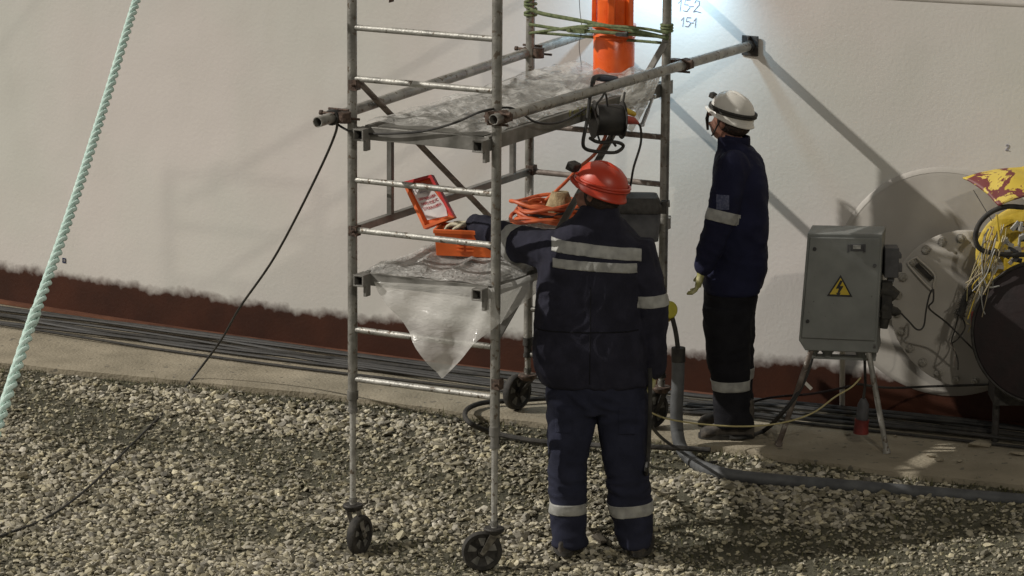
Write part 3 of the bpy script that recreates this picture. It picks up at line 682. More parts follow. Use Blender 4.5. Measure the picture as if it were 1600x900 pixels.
# orange toolbox on the lower deck
def L2(x, y, z, o, yaw): c, s = cos(yaw), sin(yaw); return Vector((o[0] + x * c - y * s, o[1] + x * s + y * c, o[2] + z))
BO = onz(716, 400, 1.345); BY = radians(-10)
bo = Vector((BO.x + .045, BO.y + .06, 1.345))
t = thing('toolbox', 'open orange plastic toolbox with red rimmed lid on the lower deck', 'toolbox', bo)
def tb_(x, y, z): return L2(x, y, z, bo, BY)
w_, d_, h_ = .142, .085, .125
b = MB()
rows = [(w_ - .008, d_ - .006, 0), (w_, d_, h_ - .02), (w_ + .006, d_ + .006, h_ - .02), (w_ + .006, d_ + .006, h_)]
vs = []
for a, c, z in rows: vs += [tb_(-a, -c, z), tb_(a, -c, z), tb_(a, c, z), tb_(-a, c, z)]
inn = [(w_ - .006, d_ - .006, h_), (w_ - .01, d_ - .01, .02)]
for a, c, z in inn: vs += [tb_(-a, -c, z), tb_(a, -c, z), tb_(a, c, z), tb_(-a, c, z)]
fs = [(0, 3, 2, 1)] + [(i * 4 + k, i * 4 + (k + 1) % 4, (i + 1) * 4 + (k + 1) % 4, (i + 1) * 4 + k) for i in range(5) for k in range(4)] + [(20, 21, 22, 23)]
b.add(vs, fs, False); obj('tray', b, m_orange, t, bevel=.004)
rb = MB()
for xx in (-.055, -.01, ) :
    for k in range(4): rb.box(tb_(xx + .035, -d_ - .001, .030 + k * .017), (tb_(1, 0, 0) - tb_(0, 0, 0)) * .017, (tb_(0, 1, 0) - tb_(0, 0, 0)) * .003, EZ * .0045)
obj('rib', rb, m_orange, t, bevel=.001)
ct = MB()
for k in range(14): 
    a = RNG.uniform(-.1, .1); c = RNG.uniform(-.05, .05); ct.tube([tb_(a, c, .09 + .02 * RNG.rand()), tb_(a + RNG.uniform(-.05, .05), c + RNG.uniform(-.03, .03), .105 + .018 * RNG.rand())], RNG.uniform(.004, .009), 7)
obj('tools', ct, m_scrap, t)
# lid: hinged at the left short end, leaning back
lo, lr = onv(662, 357, .60), onv(710, 345, .60)
# lid plane from four image corners at a plane through the hinge
lv = toS(tb_(-w_, 0, 0))[1]
l1 = onv(664, 358, lv); l2 = onv(711, 340, lv + .02); l3 = onv(675, 273, lv + .06); l4 = onv(630, 285, lv + .05)
nl = (l2 - l1).cross(l4 - l1).normalized(); nl = nl if nl.y < 0 else -nl
lid = MB(); cen = (l1 + l2 + l3 + l4) / 4
lid.prism([l1 - nl * .012, l2 - nl * .012, l3 - nl * .012, l4 - nl * .012], -nl * .006)
q = [l1, l2, l3, l4]; 
ld_o = obj('lid', lid, m_orange, t, bevel=.002)
for k in range(4):
    a, c = q[k], q[(k + 1) % 4]; m_ = ((a + c) / 2); inw = (cen - m_).normalized() * .014
    r_ = MB(); r_.prism([a - nl * .020, c - nl * .020, c + nl * .012, a + nl * .012], inw); obj('lid_rim', r_, m_red if k in (1, 2) else m_orange, ld_o)
for nm, (x0, x1, y0, y1) in (('paper_label', (.22, .86, .10, .80)),):
    def lq_(x, y, e=.0): return l1.lerp(l2, x).lerp(l4.lerp(l3, x), y) + nl * (e - .0105)
    pp = MB(); pp.prism([lq_(.16, .16), lq_(.80, .10), lq_(.88, .30), lq_(.74, .82), lq_(.55, .90), lq_(.20, .90), lq_(.12, .80)], nl * .0012); pl_o = obj(nm, pp, m_paper, ld_o)
    sc = MB()
    for row in range(3):
        y = .56 - row * .105; x = .22; random.seed(row + 3)
        while x < .78:
            wd = random.uniform(.03, .05); kind = random.randint(0, 3); hh = .055
            pts = {0: [(0, 0), (0, 1), (1, .2), (1, 1)], 1: [(0, 1), (0, 0), (1, 0), (1, 1)], 2: [(1, .9), (0, 1), (0, 0), (1, .1)], 3: [(0, 0), (.5, 1), (1, 0)]}[kind]
            sc.tube([lq_(x + a * wd, y + c * hh + .01 * sin(x * 9), .003) for a, c in pts], .0011, 4); x += wd + .018
    obj('handwriting', sc, m_ink, pl_o)
    sc = MB(); sc.tube([lq_(.44, .86, .003), lq_(.43, .74, .003), lq_(.33, .71, .003), lq_(.62, .72, .003)], .001, 4); sc.tube([lq_(.25, .72, .003), lq_(.22, .8, .003), lq_(.3, .86, .003), lq_(.6, .86, .003)], .001, 4); obj('sketch', sc, m_pencil, pl_o)

# orange hose coil, sponge, black case on the lower deck
t = thing('hose_coil', 'coil of orange hose lying on the lower deck behind the worker in navy', 'hose', onz(850, 352, 1.35))
cc = onz(857, 343, 1.36)
for k in range(9):
    pts = []; r0 = .165 - .012 * (k % 4); off = Vector((RNG.normal() * .01, RNG.normal() * .012, .012 * (k // 2) + .012))
    for j in range(40):
        a = 2 * pi * j / 40; rr = r0 * (1 + .04 * sin(a * 2 + k)); pts.append(cc + off + Vector((cos(a) * rr * 1.05, sin(a) * rr * .85, .012 * sin(a * 3 + k * 2) + .003 * k)))
    b = MB(); b.tube(pts, .0095 if k != 5 else .006, 8, closed=True); obj('hose_loop', b, m_hose if k != 5 else m_cable, t)
b = MB(); b.tube(spline([cc + Vector((-.12, -.08, .05)), onz(815, 325, 1.42), onv(845, 318, 1.35), onv(878, 290, 1.3), onv(905, 262, 1.25), onv(930, 240, 1.2), onv(945, 215, 1.15), onv(948, 200, 1.1)], 8), .0085, 8)
obj('hose_tail', b, m_hose, t)
sp = MB(); c = onz(875, 322, 1.42)
sp.loft([(c + EZ * z, X_ * (.07 * (1 - abs(z) * 6)), Yw * (.06 * (1 - abs(z) * 6)), 2.5) for z in (-.06, -.03, 0, .04, .07)], 14)
single('burlap_bundle', sp, m_brownwood, 'small tan burlap bundle behind the orange hose coil', 'bundle')
c = onz(1000, 372, 1.345); bc = Vector((c.x - .03, c.y, 1.345)); t = thing('black_case', 'black plastic case with side latches at rear right of the lower deck', 'case', bc)
b = MB(); b.loft([(bc + EZ * z, X_ * a, Yw * .10, 8) for z, a in ((0, .115), (.13, .125), (.132, .125))], 24); obj('tray', b, m_cabdark, t, bevel=.003)
b = MB(); b.loft([(bc + EZ * z, X_ * a, Yw * c_, 8) for z, a, c_ in ((.134, .13, .105), (.16, .13, .105), (.205, .11, .085))], 24); obj('lid', b, m_dark, t, bevel=.003)
b = MB(); b.box(bc + X_ * .14 + EZ * .15, X_ * .012, Yw * .02, EZ * .03); b.tube([bc + X_ * .13 + EZ * .18, bc + X_ * .165 + EZ * .18, bc + X_ * .165 + EZ * .15], .004, 6); obj('latch', b, m_dark, t)
b = MB()
def cfn(a, b_):
    c = onz(828, 330, 1.36); t = 2 * pi * a; n = .7 + .7 * abs(noise.noise(Vector((cos(t) * 2, sin(t) * 2, b_ * 5))))
    return c + Vector((cos(t) * .045 * (1 - b_), sin(t) * .045 * (1 - b_), .11 * b_)) * n
b.grid(cfn, 40, 24); single('film_scrap', b, m_film, 'small upright scrap of clear film at the left rear post', 'plastic sheet', 'plastic films on the tower')

# ------------------------------------------------------------------ ropes and cables
def twisted(pts, r, label, name, m, strands=3, pitch=.1, n=7):
    P = spline(pts, 40); mb = MB(); L_ = [0]
    for i in range(1, len(P)): L_.append(L_[-1] + (P[i] - P[i - 1]).length)
    d = (P[-1] - P[0]).normalized(); a = d.cross(Yw).normalized(); b = d.cross(a)
    Q = []; tot = L_[-1]; steps = int(tot / pitch * 20)
    for s_ in range(strands):
        path = []
        for k in range(steps + 1):
            s0 = tot * k / steps; i = min(len(P) - 2, int(np.searchsorted(L_, s0, 'right')) - 1); f = (s0 - L_[i]) / max(1e-6, L_[i + 1] - L_[i]); p = P[i].lerp(P[i + 1], f)
            t = 2 * pi * (s0 / pitch + s_ / strands); path.append(p + (a * cos(t) + b * sin(t)) * r * .60)
        mb.tube(path, r * .46, n)
    return single(name, mb, m, label, 'rope')
def ony(px, py, Y):
    d = ray(px, py); return CAM + d * ((Y - CAM.y) / d.y)
r0, r1 = ony(216, -8, -1.6), ony(0, 655, -6.4); dr = (r1 - r0)
ext = r1 + dr * ((r1.z - 0.0) / -dr.z); up_ = r0 - dr * .6
sag = [up_, r0, ony(165, 160, -2.9), ony(113, 325, -4.15), ony(54, 495, -5.35), r1, r1.lerp(ext, .5) , ext]
twisted(sag, .0172, 'taut mint green twisted rope crossing the left of the yard', 'mooring_rope', m_rope, 3, .25, 8)
# black rope from left tube end
zr = lambda x, y: gp(*toS(onz(x, y, .05))[:2], .02)
k_ = lp.lerp(lq, .05)
w = MB()
loc = [k_, onv(525, 205, .05), onv(490, 285, .35), onv(430, 400, .8), onv(375, 480, 1.2), onv(345, 532, 1.45), onz(300, 592, .27)]
for x, y in ((260, 640), (200, 700), (140, 760), (75, 808), (0, 838), (-60, 860)):
    P = onz(x, y, .1)
    for _ in range(4): P = onz(x, y, gz(*toS(P)[:2]) + .018)
    loc.append(P)
w.tube(spline(loc, 10), .0062, 8)
for j, (a, b_) in enumerate(((0, .02), (.01, -.01), (-.015, .01))):
    w.tube([k_ + EV * a + (ES * cos(t) + EZ * sin(t)) * .032 for t in np.linspace(0, 2 * pi, 15)[:-1]], .0055, 6, closed=True)
w.tube(spline([k_, onv(530, 196, 0), onv(555, 207, -.03), onv(600, 209, -.05), onv(660, 205, -.05), onv(710, 192, -.06), onv(750, 175, -.08), onv(790, 168, .05), onv(812, 175, .12), onv(835, 190, .3), onv(862, 193, .45), onv(885, 187, .6), onv(915, 170, .85)], 8), .0055, 8)
single('guy_cable', w, m_cable, 'thin black line from the left tube end down to the gravel at lower left', 'cable')

# bundle of cables along the tank
NC = 8
CL = ['thick black cable nearest the gravel in the bundle along the tank', 'black cable second from the gravel side of the bundle', 'black cable third from the gravel side of the bundle', 'black cable fourth from the gravel side of the bundle', 'black cable fourth from the tank side of the bundle', 'black cable third from the tank side of the bundle', 'black cable second from the tank side of the bundle', 'black cable of the bundle lying closest to the red brown foot of the tank']
for i in range(NC):
    v_ = 2.0 + .046 * i; pts = []; ph = random.uniform(0, 6); r = random.choice([.008, .010, .013, .007]) ; amp = random.uniform(.015, .05)
    end = 5.0 if i > 2 else 2.6
    cur = []
    for u in np.arange(-6.5, end, .25):
        base = v_ + amp * sin(u * 1.3 + ph) + .05 * sin(u * .7 + i * 1.9)
        lim = toS(wall(u, 0))[1] - .10
        spread = float(np.interp(u, [-6, -3.8, -1.5, .8, 2, 4], [.06, .04, .0, .0, .12, .2]))
        if u > .8: base = 2.1 + .045 * i + amp * sin(u * 2 + ph)
        base = min(base + spread - .0, lim - .035 * (7 - i)); cur.append(S(u, base, .27 + r + .003 + .006 * (i % 3) + .008 * max(0, sin(u * 1.7 + ph))))
    w = MB(); w.tube(spline(cur, 4), r, 8)
    single('cable', w, m_cable if i % 4 else m_rubber, CL[i], 'cable', 'cables lying along the tank')
# looped hose on the ground
w = MB(); lp_ = []
for x, y in ((860, 622), (800, 626), (752, 630), (728, 642), (733, 660), (770, 676), (830, 688), (900, 694), (980, 697), (1060, 700), (1110, 703)):
    P = onz(x, y, .2)
    for _ in range(5):
        u, v, _z = toS(P); P = onz(x, y, (gz(u, v) if v < vedge(u) else .27) + .025)
    lp_.append(P)
w.tube(spline(lp_, 8), .013, 9); single('hose', w, m_rubber, 'black hose looping on the gravel behind the feet of the worker in front', 'hose')

# ------------------------------------------------------------------ grey pipe with black hose and yellow cap
t = thing('drain_pipe', 'grey plastic pipe bent up from the gravel with a black sleeve on top', 'pipe', S(.87, 1.6, .2))
pth = [onv(1060, 552, 1.50), onv(1059, 600, 1.50), onv(1057, 645, 1.50), onv(1059, 680, 1.49), onv(1067, 704, 1.47)]
for x, y in ((1086, 724), (1115, 736), (1150, 744), (1230, 752), (1330, 760), (1450, 770), (1600, 782), (1760, 796)):
    P = onz(x, y, .2)
    for _ in range(4): P = onz(x, y, gz(*toS(P)[:2]) + .026)
    pth.append(P)
b = MB(); b.tube(spline(pth, 8), .031, 16); obj('pipe', b, m_pipe, t)
b = MB(); b.tube([onv(1060, 565, 1.50), onv(1060, 543, 1.50)], .034, 16); obj('sleeve', b, m_rubber, t)
w = MB(); w.tube(spline([onv(1060, 550, 1.5), onv(1056, 520, 1.5), onv(1050, 495, 1.5), onv(1042, 470, 1.5), onv(1036, 450, 1.5)], 6), [.012] * 24 + [.014], 10)
t2 = thing('black_hose', 'short black hose rising from the sleeve of the grey pipe, with a yellow oval disc', 'hose', onv(1060, 545, 1.50))
obj('hose', w, m_rubber, t2)
b = MB(); c = onv(1047, 484, 1.46); axd = (Vector((.55, -1, .25))).normalized(); b.lathe(c, axd, [(0, -.006), (.036, -.004), (.042, .0), (.036, .006), (0, .008)], 28, side=axd.cross(EZ)); 
yd = obj('disc', b, mat('dull_yellow', (.42, .38, .03), (.52, .47, .06), rough=.6), t2)
b = MB(); b.tube([c - axd * .005, onv(1044, 500, 1.50)], .012, 8); obj('stem', b, m_yellowp, t2)

# ------------------------------------------------------------------ electrical cabinet on a stand
cb = onz(1318, 700, .27); cb = S(1.62, 1.83, .27)
t = thing('electrical_cabinet', 'grey electrical cabinet with a yellow lightning triangle on a leaning tripod stand', 'electrical cabinet', cb)
def cy(px, py, dy=0): return ony(px, py, cb.y + dy)
cab = MB(); fy = -.10
tl, tr, br, bl = cy(1262, 364, fy), cy(1368, 371, fy), cy(1368, 536, fy), cy(1248, 532, fy)
dep = Vector((.035, .20, 0))
def ex(p, k): return p + dep * k
bl2, br2 = cy(1258, 548, fy), cy(1372, 552, fy)
tr, br = cy(1379, 366, fy), cy(1370, 537, fy)
cab.prism([tl, tr, br, br2 - dep * 0, bl2, bl], dep); obj('body', cab, m_box, t, bevel=.006)
dr_ = MB(); nf = Vector((0, -1, 0))
i1 = [tl.lerp(br, .035), tr.lerp(bl, .035), br.lerp(tl, .03), bl.lerp(tr, .03)]; dr_.prism([p + nf * .004 for p in i1], nf * .008); door = obj('door', dr_, m_box, t, bevel=.003)
def cf(px, py, e=.013): return cy(px, py, fy - e)
for x, y in ((1273, 389), (1367, 415), (1262, 502)):
    b = MB(); b.tube([cf(x, y, .012), cf(x, y, .020)], .009, 12); obj('lock', b, m_blackink, door)
b = MB(); b.box(cf(1340, 387, .016), X_ * .034, Yw * .003, EZ * .016); b.box(cf(1326, 388, .019), X_ * .005, Yw * .003, EZ * .018); b.box(cf(1351, 388, .019), X_ * .005, Yw * .003, EZ * .018); obj('nameplate', b, m_cabdark, door)
b = MB(); b.box(cf(1339, 386, .021), X_ * .018, Yw * .002, EZ * .009); obj('nameplate_face', b, m_scrap, door)
def tri(s, e, cx=1312, cyy=450):
    return [cf(cx - 20 * s, cyy + 12.5 * s + (s - 1) * 0, e), cf(cx + 20 * s, cyy + 14 * s, e), cf(cx + 1.5, cyy - 20.5 * s, e)]
b = MB(); b.prism(tri(1, .014), nf * .001); sg = obj('warning_sign', b, m_blackink, door)
b = MB(); b.prism(tri(.78, .0155), nf * .001); obj('sign_field', b, m_yellow, sg)
b = MB(); b.prism([cf(x, y, .017) for x, y in ((1313, 438), (1306, 451), (1311, 451), (1308, 458), (1306, 457), (1310, 464), (1314, 457), (1311.5, 458), (1318, 447), (1312.5, 447), (1317, 439))], nf * .001); obj('lightning_bolt', b, m_blackink, sg)
for x in (1270, 1293, 1345, 1362):
    b = MB(); p0 = cy(x, 546, 0); b.tube([p0, p0 - EZ * .012], .030, 14); b.tube([p0 - EZ * .010, p0 - EZ * .034], .024, 14); obj('cable_gland', b, m_box, t, bevel=.002)
for (x0, y0, x1, y1, dy, nm) in ((1268, 555, 1216, 696, -.08, 'leg'), (1356, 555, 1386, 708, -.08, 'leg'), (1316, 550, 1316, 640, .10, 'leg'), (1262, 600, 1222, 690, .02, 'leg')):
    if nm == 'leg' and x0 == 1262: continue
    P = cy(x0, y0, dy); Q = onz(x1, y1, .272); b = MB(); b.tube([P + EZ * .03, Q], .0135, 12); b.tube([Q + EZ * .0, Q + (P - Q).normalized() * .02], .019, 12); obj('leg', b, m_brace if x0 == 1268 else m_tube if x0 != 1316 else m_white, t)
b = MB(); b.bar(cy(1265, 556, 0), cy(1368, 560, 0), .03, .02); obj('crossbar', b, m_box, t)
# side sockets
sk = MB(); c = cy(1392, 408, -.0); sk.box(c, X_ * .034, Yw * .05, EZ * .072); sk.box(c + X_ * .04 + EZ * .03, X_ * .008, Yw * .03, EZ * .012); sk.box(c + X_ * .044 - EZ * .03, X_ * .010, Yw * .02, EZ * .02); sk.box(c - EZ * .085, X_ * .015, Yw * .02, EZ * .015); obj('switch_box', sk, m_cabdark, t, bevel=.004)
c = cy(1385, 468, -.02); b = MB(); b.tube([c - X_ * .03 + EZ * .05, c + X_ * .02 + EZ * .035, c + X_ * .045 + EZ * .015], [.036, .034, .03], 16); b.tube([c - X_ * .02 - EZ * .03, c + X_ * .02 - EZ * .05], [.036, .03], 14); b.box(c, X_ * .025, Yw * .03, EZ * .09); obj('socket', b, m_rubber, t, bevel=.004)
b = MB(); b.tube([c + X_ * .01 - EZ * .05, c + X_ * .05 - EZ * .06, c + X_ * .07 - EZ * .065], [.026, .022, .009], 12); b.tube([c - X_ * .005 - EZ * .09, c - X_ * .01 - EZ * .14], [.026, .02], 12); obj('plug', b, m_rubber, t)
# cables of the cabinet
def cable(pts, r, label, m=None, name='cable', group=None):
    w = MB(); w.tube(spline(pts, 8), r, 7); return single(name, w, m or m_cable, label, 'cable', group)
cable([c + X_ * .07 - EZ * .065, cy(1420, 502, -.02), cy(1433, 515, -.02), cy(1443, 510, 0), cy(1447, 485, 0), cy(1452, 462, 0), cy(1458, 452, 0), cy(1458, 470, .0), cy(1452, 482, .02), cy(1480, 505, .1), cy(1505, 530, .1), cy(1532, 556, .1), cy(1560, 575, .1)], .0045, 'thin black lead looping from the cabinet socket to the bolted flange')
cable([cy(1269, 556, 0), cy(1262, 580, -.02), cy(1246, 615, -.05), cy(1220, 648, -.08), onz(1195, 672, .285), onz(1165, 683, .285), onz(1140, 684, .285)], .011, 'black cable from the left cabinet gland to the boots of the white helmeted man')
cable([cy(1345, 590, 0), cy(1330, 605, .0), cy(1305, 620, 0), cy(1270, 645, -.02), cy(1225, 660, -.05), onv(1170, 666, 1.6), onv(1110, 664, 1.5), onv(1050, 656, 1.3), onv(1020, 646, 1.1), onv(1003, 635, 1.0)], .0042, 'thin yellow wire sagging from the cabinet stand to the tower', m_wire)
cable([cy(1330, 603, .1), cy(1270, 615, .2), cy(1200, 622, .3), onz(1130, 640, .30), onz(1050, 640, .30)], .006, 'dark cable running left from the cabinet legs along the tank foot', m_maroon)
cable([cy(1340, 600, .1), cy(1390, 606, .2), onwall(1450, 604, .12), onwall(1560, 600, .15), onwall(1640, 592, .2)], .006, 'dark cable running right from the cabinet below the flange', m_cable)
# red plug hanging
t = thing('hanging_plug', 'grey and red industrial plug hanging under the cabinet', 'plug', cy(1346, 676, .02))
b = MB(); b.tube([cy(1351, 555, .02), cy(1352, 600, .02), cy(1349, 625, .02)], .007, 8); obj('lead', b, m_cable, t)
b = MB(); b.tube([cy(1349, 623, .02), cy(1349, 632, .02), cy(1347, 655, .02)], [.014, .028, .030], 16); obj('plug_body', b, m_cabdark, t)
b = MB(); b.tube([cy(1347, 655, .02), cy(1346, 663, .02), cy(1345, 677, .02)], [.036, .034, .038], 16); obj('plug_cup', b, mat('dark_red_plastic', (.10, .014, .012), (.20, .025, .02)), t)
b = MB(); b.bar(cy(1258, 598, .06), cy(1268, 608, .06), .016, .004, -Yw); single('cable_tag', b, m_white, 'small white paper tag on the black cable left of the cabinet leg', 'tag')

# ------------------------------------------------------------------ old machine at right edge
mc = thing('old_blower', 'worn yellow machine with peeling hood, tangled wires and a dark round cover at right edge', 'machine', onwall(1600, 640, .45))
Ym = onwall(1560, 400, .36).y
def mp_(px, py, dy=0): return ony(px, py, Ym + dy)
# hood
hd = MB(); A0, A1, A2, A3 = mp_(1504, 279, .06), mp_(1560, 322, -.16), mp_(1700, 285, -.16), mp_(1650, 250, .16)
def hood(a, b):
    p = A0.lerp(A1, b).lerp(A3.lerp(A2, b), a); p = p + EZ * (.045 * sin(pi * min(1, a * 1.4 + .12)) * sin(pi * (b * .8 + .1))) + EZ * .006 * noise.noise(p * 14)
    return p
hd.grid(hood, 30, 20)
def peel():
    m = bpy.data.materials.new('peeling_yellow'); m.use_nodes = True; N = m.node_tree.nodes; L = m.node_tree.links; b = N['Principled BSDF']; b.inputs['Roughness'].default_value = .55
    tc = N.new('ShaderNodeTexCoord'); n = N.new('ShaderNodeTexNoise'); n.inputs['Scale'].default_value = 4.2; n.inputs['Detail'].default_value = 9; n.inputs['Roughness'].default_value = .68; n.inputs['Distortion'].default_value = .6
    mpn = N.new('ShaderNodeMapping'); mpn.inputs['Location'].default_value = (.35, .2, .1); L.new(tc.outputs['Object'], mpn.inputs[0]); L.new(mpn.outputs[0], n.inputs[0])
    r = N.new('ShaderNodeValToRGB'); r.color_ramp.interpolation = 'CONSTANT'; e = r.color_ramp.elements
    e[0].position = 0; e[0].color = (.62, .46, .06, 1); e[1].position = .50; e[1].color = (.17, .035, .035, 1)
    x = e.new(.585); x.color = (.68, .52, .10, 1); x = e.new(.66); x.color = (.20, .07, .05, 1)
    sp_ = N.new('ShaderNodeSeparateXYZ'); L.new(tc.outputs['Object'], sp_.inputs[0])
    d1 = N.new('ShaderNodeMath'); d1.operation = 'ADD'; d1.inputs[1].default_value = .13; L.new(sp_.outputs[0], d1.inputs[0])
    d2 = N.new('ShaderNodeMath'); d2.operation = 'ABSOLUTE'; L.new(d1.outputs[0], d2.inputs[0])
    d3 = N.new('ShaderNodeMapRange'); d3.inputs[1].default_value = .02; d3.inputs[2].default_value = .16; d3.inputs[3].default_value = .05; d3.inputs[4].default_value = -.09; L.new(d2.outputs[0], d3.inputs[0])
    d4 = N.new('ShaderNodeMath'); d4.operation = 'ADD'; L.new(n.outputs[0], d4.inputs[0]); L.new(d3.outputs[0], d4.inputs[1])
    L.new(d4.outputs[0], r.inputs[0]); L.new(r.outputs[0], b.inputs[0])
    bu = N.new('ShaderNodeBump'); bu.inputs['Strength'].default_value = .4; bu.inputs['Distance'].default_value = .004; L.new(n.outputs[0], bu.inputs['Height']); L.new(bu.outputs[0], b.inputs['Normal'])
    return m
obj('hood', hd, peel(), mc, solid=.006)
# yellow drum
yc = mp_(1600, 400, .08); axm = Vector((-.25, -1, .1)).normalized()
b = MB(); b.lathe(yc, axm, [(.235, -.16), (.235, 0), (.225, .006), (.17, .006), (.165, -.02), (0, -.02)], 56); obj('drum', b, m_yellowp, mc)
b = MB()
rp0 = [(1600, 324), (1572, 323), (1548, 332), (1530, 350), (1524, 372), (1532, 389), (1556, 396), (1590, 398), (1640, 396)]
b.tube(spline([mp_(x, y, -.12) for x, y in rp0], 8), .0125, 12); obj('hose_ring', b, m_rubber, mc)
dcov = mp_(1632, 520, -.16)
b = MB(); b.lathe(dcov, Vector((-.15, -1, .12)), [(.29, -.10), (.33, -.09), (.345, -.04), (.335, .0), (.26, .02), (.10, .028), (0, .03)], 72); obj('round_cover', b, m_maroon, mc)
b = MB(); b.lathe(dcov, Vector((-.15, -1, .12)), [(.338, .001), (.345, .006), (.352, -.0), (.352, -.05)], 72); obj('cover_rim', b, m_dark, mc)
# terminal clutter
random.seed(5)
for i in range(34):
    x = random.uniform(1552, 1612); y = random.uniform(352, 425)
    if x > 1575 and y > 412: continue
    b = MB(); c = mp_(x, y, random.uniform(-.10, .02)); a = random.uniform(0, 3.14); d1 = X_ * cos(a) + EZ * sin(a); d2 = X_ * -sin(a) + EZ * cos(a)
    b.box(c, d1 * random.uniform(.012, .028), d2 * random.uniform(.005, .012), Yw * random.uniform(.005, .015)); obj('terminal', b, random.choice([m_scrap, m_scrap, m_tank_grey, m_cabdark]), mc, bevel=.002)
for pts in (((1534, 448), (1530, 470), (1532, 495)),):
    b = MB(); b.tube([mp_(x, y, -.08) for x, y in pts], .008, 8); obj('pale_bracket', b, m_white, mc)
b = MB(); b.box(mp_(1521, 498, -.06), X_ * .012, Yw * .01, EZ * .035); obj('red_block', b, mat('faded_red', (.22, .05, .04), (.3, .07, .06)), mc, bevel=.003)
for i in range(30):
    b = MB(); x0 = random.uniform(1538, 1575); y0 = random.uniform(350, 392); x1 = random.uniform(1508, 1545); y1 = random.uniform(430, 530); dy = random.uniform(-.13, -.03)
    mxx = (x0 + x1) / 2 + random.uniform(-14, 6)
    pts = [mp_(x0, y0, dy), mp_(x0 - 8, (y0 * 2 + y1) / 3 - 10, dy - .02), mp_(mxx - 4, (y0 + y1 * 2) / 3, dy), mp_(x1, y1, dy)]
    if i % 4 == 0: pts += [mp_(x1 + 8, y1 + 12, dy), mp_(x1 + 24, y1 + 10, dy)]
    b.tube(spline(pts, 6), random.choice([.002, .003, .004]), 5); obj('wire', b, random.choice([m_tan, m_wire, m_tan, m_scrap, m_yellowp]), mc)
b = MB(); b.tube(spline([mp_(1557, 335, -.14), mp_(1560, 360, -.15), mp_(1563, 384, -.15)], 5), .006, 6); b.tube([mp_(1561, 378, -.15), mp_(1558, 388, -.15)], .014, 6); obj('pull_cord', b, m_yellowp, mc)
b = MB(); b.tube([mp_(1521, 297, 0), mp_(1550, 345, -.08)], .002, 5); obj('wire', b, m_cable, mc)
b = MB(); random.seed(9)
base = spline([mp_(1546, 418, -.04), mp_(1528, 440, -.04), mp_(1510, 462, -.04), mp_(1502, 488, -.04), mp_(1498, 492, -.04)], 8); b.tube(base, .017, 8)
for i in range(260):
    p = random.choice(base); a = random.uniform(0, 6.28); d = X_ * cos(a) + EZ * sin(a) + Yw * random.uniform(-.4, .4); b.tube([p, p + d * .03], .0009, 3)
obj('bristle_strip', b, m_rubber, mc)
for pts in (((1498, 490), (1492, 515), (1487, 535), (1496, 560), (1497, 578)), ((1500, 490), (1508, 510), (1498, 528), (1488, 536)), ((1484, 535), (1492, 550), (1491, 572))):
    b = MB(); b.tube(spline([mp_(x, y, .0) for x, y in pts], 6), .004, 6); obj('wire', b, m_rubber if pts[0][0] != 1484 else m_brace, mc)
b = MB(); b.box(dcov - EZ * .30 + Yw * .2, X_ * .22, Yw * .12, EZ * .08); obj('base_frame', b, m_dark, mc)
for s_ in (-.2, .2):
    b = MB(); P = dcov + X_ * s_ + Yw * .15 - EZ * .3; b.tube([P, Vector((P.x, P.y, .27))], .018, 10); obj('leg', b, m_dark, mc)

# rubble on the concrete
CH = ['large pale lump of concrete on the apron, below the bolted flange', 'concrete lump nearest the right edge of the photo', 'flat concrete chip on the apron near the gravel, right of the cabinet', 'small concrete chip just right of the right cabinet leg', 'small chip of concrete under the hanging red plug', 'small chip right beside the largest concrete lump', 'tiny chip touching the flat chip near the gravel edge', 'thin chip near the gravel between the flat chip and the largest lump', 'smallest crumb of concrete between the cabinet legs']
for i, (x, y, s_) in enumerate(((1528, 694, .045), (1590, 708, .03), (1468, 718, .02), (1398, 681, .012), (1325, 678, .014), (1575, 688, .015), (1455, 712, .018), (1500, 720, .016), (1320, 697, .01))):
    bm = bmesh.new()
    for k in range(14):
        p = Vector(RNG.normal(size=3)).normalized(); bm.verts.new((p.x * s_ * 1.5, p.y * s_, p.z * s_ * .45))
    bmesh.ops.convex_hull(bm, input=bm.verts); me = bpy.data.meshes.new('concrete_chip'); bm.to_mesh(me); bm.free()
    o = bpy.data.objects.new('concrete_chip', me); COL.objects.link(o); me.materials.append(apron_mat()); o.location = onz(x, y, .275 + s_ * .2)
    tag(o, CH[i], 'rubble', 'concrete chips on the apron')
# ------------------------------------------------------------------ people
def fold(p, k, sc=(7, 7, 16)):
    q = Vector((p.x * sc[0], p.y * sc[1], p.z * sc[2])) + Vector((k, k * 2, k * 3))
    w = q + noise.noise_vector(q * .35) * 1.6
    a = 1 - 2 * abs(noise.noise(w)); b = 1 - 2 * abs(noise.noise(w * 2.1))
    return a * .65 + b * .25
def organic(name, mb, voxel, m, parent, iters=6, amp=0, k=0, sc=(7, 7, 16), local=True, fn=None):
    me = mb.mesh('tmp'); o = bpy.data.objects.new('tmp', me); COL.objects.link(o)
    r = o.modifiers.new('r', 'REMESH'); r.mode = 'VOXEL'; r.voxel_size = voxel; r.use_smooth_shade = True
    s = o.modifiers.new('s', 'SMOOTH'); s.iterations = iters; s.factor = .5
    dg = bpy.context.evaluated_depsgraph_get(); dg.update(); me2 = bpy.data.meshes.new_from_object(o.evaluated_get(dg)); bpy.data.objects.remove(o)
    if amp:
        nrm = [v.normal.copy() for v in me2.vertices]
        for v, n in zip(me2.vertices, nrm):
            a = amp * (fn(v.co) if fn else 1); v.co = v.co + n * (fold(v.co, k, sc) * a)
    me2.name = name; me2.polygons.foreach_set('use_smooth', [True] * len(me2.polygons))
    ob = bpy.data.objects.new(name, me2); COL.objects.link(ob); me2.materials.clear(); me2.materials.append(m); ob.parent = parent; return ob
